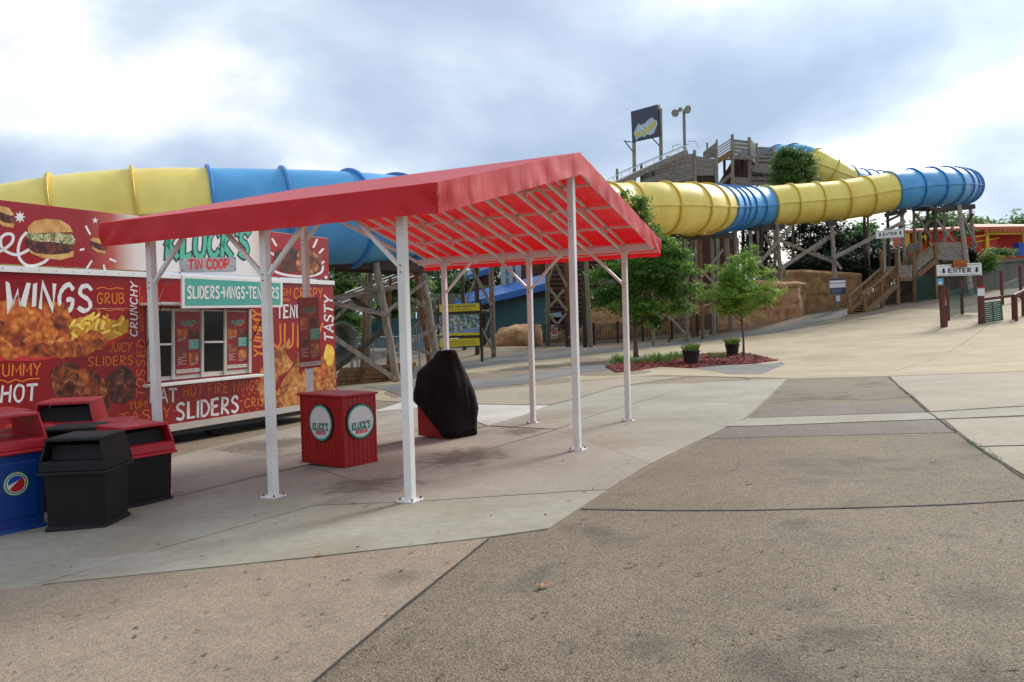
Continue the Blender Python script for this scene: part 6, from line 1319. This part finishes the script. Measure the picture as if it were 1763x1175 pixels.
enter_sign('lower white enter sign with orange jungle lettered plaque on dark posts', [(1613, 457), (1690, 453), (1691, 474), (1614, 476)], 46, 46, ((1617, 470, 1622, 562), (1685, 470, 1687, 556)), ((1639, 448.5), (1664, 447), (1665.5, 459.5), (1640, 461)))
nb = frame_thing('notice_board', 'framed notice board with pale and dark bands on timber post', 'notice board', at(1440, 530, 63.8).to_tuple()[:0] or (1440, 530), [])
a = [at(1427, 479.5, 63.8), at(1456, 478, 63.8), at(1457, 507, 63.8), at(1428, 508.5, 63.8)]
fr = MB().prism(a, (0, .08, 0)).build('frame', M['wood'], nb)
def nq(u, v, o=.012): return a[0].lerp(a[1], u).lerp(a[3].lerp(a[2], u), v)+Vector((0, -o, 0))
for (v0, v1, m) in ((.03, .15, 'boardnavy'), (.15, .26, 'print_white'), (.26, .34, 'print_white'), (.34, .58, 'print_white'), (.58, .96, 'boardnavy')): MB().poly([nq(.03, v0), nq(.97, v0), nq(.97, v1), nq(.03, v1)]).build('printed_band', M[m], fr, fix=False)
for i in range(6): MB().poly([nq(.06+i*.155, .28, .016), nq(.15+i*.155, .28, .016), nq(.15+i*.155, .34, .016), nq(.06+i*.155, .34, .016)]).build('pictogram', M['black'], fr, fix=False)
for i in range(5): MB().poly([nq(.1, .66+i*.055, .016), nq(.8-.1*(i % 2), .66+i*.055, .016), nq(.8-.1*(i % 2), .675+i*.055, .016), nq(.1, .675+i*.055, .016)]).build('text_line', M['galv'], fr, fix=False)
MB().prism([at(1439, 509, 63.9), at(1446, 509, 63.9), at(1446.5, 519, 63.9), at(1439.5, 519, 63.9)], (0, .03, 0)).build('small_notice', M['white'], nb)
# dark red queue fence
def qpost(label, x0, y0, x1, y1, Y, w, name='fence_post', extra=None):
    p0, p1 = at(x0, y0, Y), at(x1, y1, Y); p1.z = h1(p1.x, p1.y)-.02; r = w*Y/FPX/2; T = thing(name, label, 'post', Vector((p1.x, p1.y, p1.z)), 'dark red queue posts')
    MB().cyl(p0, p1, r, r*1.04, 10).build('shaft', M['redpost'], T, smooth=True, angle=40); MB().cyl(p0, p0+AZ*.02, r*1.02, r*.9, 10).build('cap', M['redpost'], T)
    return T
t = qpost('thick dark red post under the left end of the enter sign', 1622, 492, 1624, 563, 45, 8)
MB().prism([at(1613.7, 480, 44.7), at(1624, 479.5, 44.7), at(1624.5, 491, 44.7), at(1614, 491.5, 44.7)], (0, .03, 0)).build('blue_notice', M['blue_sign'], t)
MB().cyl(at(1619, 487.5, 44.69), at(1619, 487.5, 44.66), .08, .08, 14).build('pictogram', M['white'], t)
qpost('short grey capped post beside the thick red post', 1628.5, 526, 1629, 563, 45.2, 5)
qpost('slim dark red post just behind the thick left post', 1631, 494, 1633, 549, 49, 5)
qpost('slim dark red post in the middle of the queue entrance', 1654, 483, 1657, 541, 52, 5)
t = qpost('thick dark red post with white notice right of the entrance', 1688.5, 477, 1690, 559, 45, 10)
MB().prism([at(1683, 494.5, 44.6), at(1695, 494, 44.6), at(1695.5, 509.5, 44.6), at(1683.5, 510, 44.6)], (0, .02, 0)).build('white_notice', M['white'], t)
MB().prism([at(1683, 494.5, 44.58), at(1695, 494, 44.58), at(1695, 496.5, 44.58), at(1683, 497, 44.58)], (0, .015, 0)).build('red_header', M['sign_red'], t)
qpost('tall slim dark red post up the ramp left', 1723.5, 467, 1726, 514, 55, 5); qpost('tall slim dark red post up the ramp right', 1756, 458, 1758.5, 502, 57, 5)
qpost('dark red rail post right of the green slatted panel', 1744, 509, 1745.5, 550, 45.5, 6); qpost('darker rail post in front of the ramp rail', 1749, 511, 1750, 554.5, 44.5, 5); qpost('dark red rail post at the right picture edge', 1763, 500, 1764, 541, 47, 9)
RL = thing('queue_rail', 'dark red wooden queue rail joining the right hand posts', 'rail', gp(1720, 552))
for (p, q) in (((1693, 516, 45), (1745, 509, 45.5)), ((1745, 510, 45.5), (1763, 501, 47)), ((1745, 511, 45.4), (1770, 511, 45))): MB().beam(at(*p), at(*q), .1, .15).build('rail', M['redpost'], RL)
GP = thing('slatted_panel', 'dark green slatted panel below the queue rail', 'panel', gp(1710, 556))
for i in range(10):
    f0, f1 = i/10, (i+.86)/10; tl, tr, br, bl = at(1694, 521.5, 45), at(1724.5, 517.5, 45.3), at(1727.5, 552, 45.3), at(1696, 557, 45)
    MB().prism([tl.lerp(bl, f0), tr.lerp(br, f0), tr.lerp(br, f1), tl.lerp(bl, f1)], (0, .04, 0)).build('slat', M['mesh_green'], GP)
for f in (.02, .5, .98): MB().beam(tl.lerp(tr, f)+Vector((0, .06, 0)), bl.lerp(br, f)+Vector((0, .06, 0)), .08, .05).build('upright', M['iron'], GP)
def wire(label, a, b, c_, d, n1, n2):
    a, b, c_, d = [at(*p) for p in (a, b, c_, d)]; T = thing('wire_panel', label, 'fence', (c_+d)/2); w = MB()
    for i in range(n1+1): w.cyl(a.lerp(b, i/n1), d.lerp(c_, i/n1), .011, .011, 3, False)
    for i in range(n2+1): w.cyl(a.lerp(d, i/n2), b.lerp(c_, i/n2), .011, .011, 3, False)
    tag(w.build('wire_mesh', M['mesh_green'], T), kind='stuff')
wire('green wire mesh panel between the slim entrance posts', (1633, 500, 49), (1655, 497, 52), (1657, 539, 52), (1634, 547, 49), 26, 22)
wire('green wire mesh panel right of the middle entrance post', (1657, 500, 52), (1686, 496, 50), (1687, 538, 50), (1658, 539, 52), 26, 22)
wire('green wire mesh below the deck by the stairs', (1575, 474, 63), (1611, 474, 64), (1612, 518, 64), (1576, 523, 63), 30, 26)
wire('green wire mesh along the ramp posts', (1725, 490, 55), (1757, 478, 57), (1758, 500, 57), (1726, 512, 55), 20, 12)
# concrete ramp wall, shrubs on it and the orange pavilion
CWL = thing('concrete_wall', 'grey concrete retaining wall along the rising ramp', 'retaining wall', at(1720, 512, 66))
for i in range(7):
    x0, x1 = 1640+i*24, 1663.6+i*24; MB().prism([at(x0, 458-(i*2.1), 68), at(x1, 456-(i*2.1), 68), at(x1, 534-(x1-1640)*.29, 68), at(x0, 534-(x0-1640)*.29, 68)], (0, .5, 0)).build('wall_panel', M['cwall'], CWL)
MB().beam(at(1640, 457, 68.2), at(1810, 443, 68.2), .8, .25).build('coping', M['cwall'], CWL)
def pavilion():
    Y = 84; T = thing('orange_pavilion', 'orange walled pavilion with scalloped tile roof and yellow columns', 'pavilion', at(1735, 450, Y))
    MB().prism([at(1678, 400, Y+3), at(1830, 398, Y+3), at(1830, 455, Y+3), at(1678, 455, Y+3)], (0, .4, 0)).build('back_wall', M['orange_wall'], T)
    MB().prism([at(1680, 405, Y), at(1698, 403, Y), at(1698, 440, Y), at(1680, 440, Y)], (0, 3, 0)).build('side_wall', M['orange_wall'], T)
    MB().prism([at(1680, 396, Y-.5), at(1820, 394, Y-.5), at(1830, 391, Y+6), at(1672, 391, Y+6)], (0, 0, .3)).build('roof', M['tile'], T)
    for i in range(18): c0 = at(1700+i*7.6, 397.5, Y-.55); MB().cyl(c0, c0+Vector((0, 1.2, .25)), .22, .22, 8).build('roof_tile', M['tile'], T)
    MB().beam(at(1698, 402, Y-.2), at(1820, 401, Y-.2), .2, .3).build('lintel', M['ylw'], T)
    for x in (1699, 1763, 1800): MB().beam(at(x, 401, Y-.2), at(x+.5, 442, Y-.2), .3, .3, (0, 1, 0)).build('column', M['ylw'], T)
    MB().prism([at(1702, 414, Y+1), at(1717, 411, Y+1), at(1717, 428, Y+1), at(1702, 428, Y+1)], (0, .2, 0)).build('counter_front', mat('bright_red', lin(224, 60, 40), .5, .1, 2), T)
    MB().beam(at(1680, 417, Y-.3), at(1720, 410, Y+.5), .1, .12).build('rail', M['ylw'], T); MB().beam(at(1680, 408, Y-.3), at(1700, 405, Y-.3), .1, .12).build('rail', M['ylw'], T)
    MB().prism([at(1754, 418, Y-.6), at(1764, 418, Y-.6), at(1764, 440, Y-.6), at(1755, 440, Y-.6)], (0, 1, 0)).build('blue_machine', M['logo_blue'], T)
    T = thing('yellow_stall', 'orange and yellow stall half hidden behind the slide trestles', 'stall', at(1580, 450, 88)); Y = 88
    MB().prism([at(1560, 403, Y), at(1640, 398, Y), at(1660, 440, Y), at(1560, 445, Y)], (0, 3, 0)).build('wall', M['orange_wall'], T)
    MB().prism([at(1556, 402, Y-.6), at(1655, 397, Y-.6), at(1655, 394, Y+3), at(1556, 399, Y+3)], (0, 0, .25)).build('roof', M['tile'], T)
    for x in (1574, 1596, 1562): MB().beam(at(x, 397, Y-.3), at(x+1, 425, Y-.3), .3, .3, (0, 1, 0)).build('column', M['ylw'], T)
    MB().beam(at(1586, 400, Y-.4), at(1602, 422, Y-.4), .12, .3).build('brace', M['ylw'], T); MB().beam(at(1590, 400, Y-.4), at(1580, 422, Y-.4), .12, .3).build('brace', M['ylw'], T)
pavilion()
def shrub(label, px, py, Y, rx, rz, n, seed, m='leaf_far', leaf=.13):
    p = at(px, py, Y); k = Y/FPX; r = random.Random(seed)
    return tree('shrub', label, p-Vector((0, 0, rz*k)), 2*rz*k, [(r.uniform(-.5, .5)*rx*k, r.uniform(-.2, .2), rz*k*r.uniform(.6, 1.5), rx*k*.6, rz*k*.6) for _ in range(6)], leaf, m, .03, n, seed, True, .2, 'shrubs along the walls', .5)
shrub('trailing green shrub hanging over the concrete wall', 1700, 452, 67, 18, 20, 2500, 71, 'leaf_dark'); shrub('low shrub in front of the orange pavilion', 1725, 436, 69, 24, 9, 1800, 72); shrub('dark shrub at the foot of the blue slide trestle', 1672, 440, 68, 16, 14, 1800, 73, 'leaf_deep')
for i, (x, y, rx, rz) in enumerate(((1400, 462, 34, 22), (1455, 455, 40, 34), (1480, 485, 26, 36), (1505, 455, 28, 30), (1545, 450, 24, 26), (1360, 465, 22, 14))):
    shrub(['dark shrubs on top of the rock wall', 'dark thick shrub right of the timber notice post', 'dark shrub beside the foot of the wooden stairs', 'dark shrub behind the first stair posts', 'dark shrub behind the stair landing', 'small dark shrub above the rock wall corner'][i], x, y, 69.5+i*.3, rx, rz, 3500, 80+i, 'leaf_deep', .16)
# ================================================================== DRY LEAVES
def dry_leaf(label, px, py, size, seed):
    p = gp(px, py); r = random.Random(seed); a0 = r.uniform(0, 6.28); pts = []
    for i in range(12):
        t = 2*math.pi*i/12; q = size*(1 if i % 2 == 0 else .55)*r.uniform(.7, 1.15); x, y = q*math.cos(t), q*.55*math.sin(t)
        pts.append(p+Vector((x*math.cos(a0)-y*math.sin(a0), x*math.sin(a0)+y*math.cos(a0), .022+r.uniform(0, .5)*size*.5)))
    c0 = p+Vector((0, 0, .026)); mb = MB(); mb.v = [c0]+pts; mb.f = [[0, i+1, (i+1) % 12+1] for i in range(12)]
    o = mb.build('dry_leaf', M['dead_leaf'], None, fix=False); return tag(o, label, 'leaf', 'dry leaves on the paving')
for i, (l, x, y, s1) in enumerate((('largest curled dry leaf on the foreground asphalt', 935, 1015, .075), ('dry leaf on the joint of the pale concrete strip', 547, 961, .05), ('left of two dry leaves near the front canopy post', 608, 871, .05), ('right of two dry leaves near the front canopy post', 632, 874, .05), ('dry leaf on the pink slab near its right corner', 709, 955, .035), ('dry leaf near the slab edge tip', 772, 971, .03), ('thin twig like leaf on the asphalt right of the slab', 1085, 978, .05), ('pale dry leaf on asphalt below the crack line', 1163, 905, .04), ('dark leaf on the upper asphalt left', 1228, 785, .04), ('dark leaf on the upper asphalt middle', 1264, 811, .05), ('dark twig leaf on the upper asphalt lower', 1290, 835, .06), ('dark leaf on the asphalt far right', 1607, 797, .05), ('tiny leaf right of the black bin', 127, 932, .03), ('small leaf at the far right lower asphalt', 1680, 884, .035), ('tiny leaf on the concrete strip', 474, 905, .03), ('small leaf low on the pink slab', 340, 1092, .03), ('small leaf left on the pink slab', 200, 1040, .025), ('small green leaf on pink slab right part', 462, 1027, .025), ('small leaf on the asphalt bottom', 706, 1082, .03), ('leaf under the canopy near the rear post', 822, 811, .04))):
    dry_leaf(l, x, y, s1, 300+i)
# weeds along the road edge
wd_ = MB(); rw = random.Random(9)
for (xa, ya, xb, yb) in ((1560, 677, 1605, 716), (1650, 747, 1763, 823)):
    A, B = gp(xa, ya), gp(xb, yb)
    for i in range(260):
        f = rw.random(); p = A.lerp(B, f)
        if mnoise.noise(p*.9) < -.05: continue
        p = p+Vector((rw.gauss(0, .03), rw.gauss(0, .03), .012)); t = rw.uniform(0, 6.28); ln = Vector((math.cos(t), math.sin(t), 0))*rw.uniform(.01, .03); s1 = Vector((-math.sin(t), math.cos(t), 0))*.004
        wd_.poly([p-s1, p+s1, p+ln+AZ*rw.uniform(.01, .035)])
tag(wd_.build('weeds', M['grass'], None, fix=False), kind='stuff')

db = MB(); rd = random.Random(31)
for i in range(420):
    px, py = rd.uniform(0, 1763), 700+470*rd.random()**1.3
    p = gp(px, py); s1 = rd.uniform(.004, .014); a = rd.uniform(0, 6.28); d1 = Vector((math.cos(a), math.sin(a), .1))*s1*rd.uniform(1, 2.4); d2 = Vector((-math.sin(a), math.cos(a), .15))*s1; c0 = p+Vector((0, 0, .0195))
    db.poly([c0-d1, c0+d2*.8, c0+d1, c0-d2])
tag(db.build('debris', M['bark'], None, fix=False), 'scattered grit and tiny leaf litter on the paving', 'litter', kind='stuff')
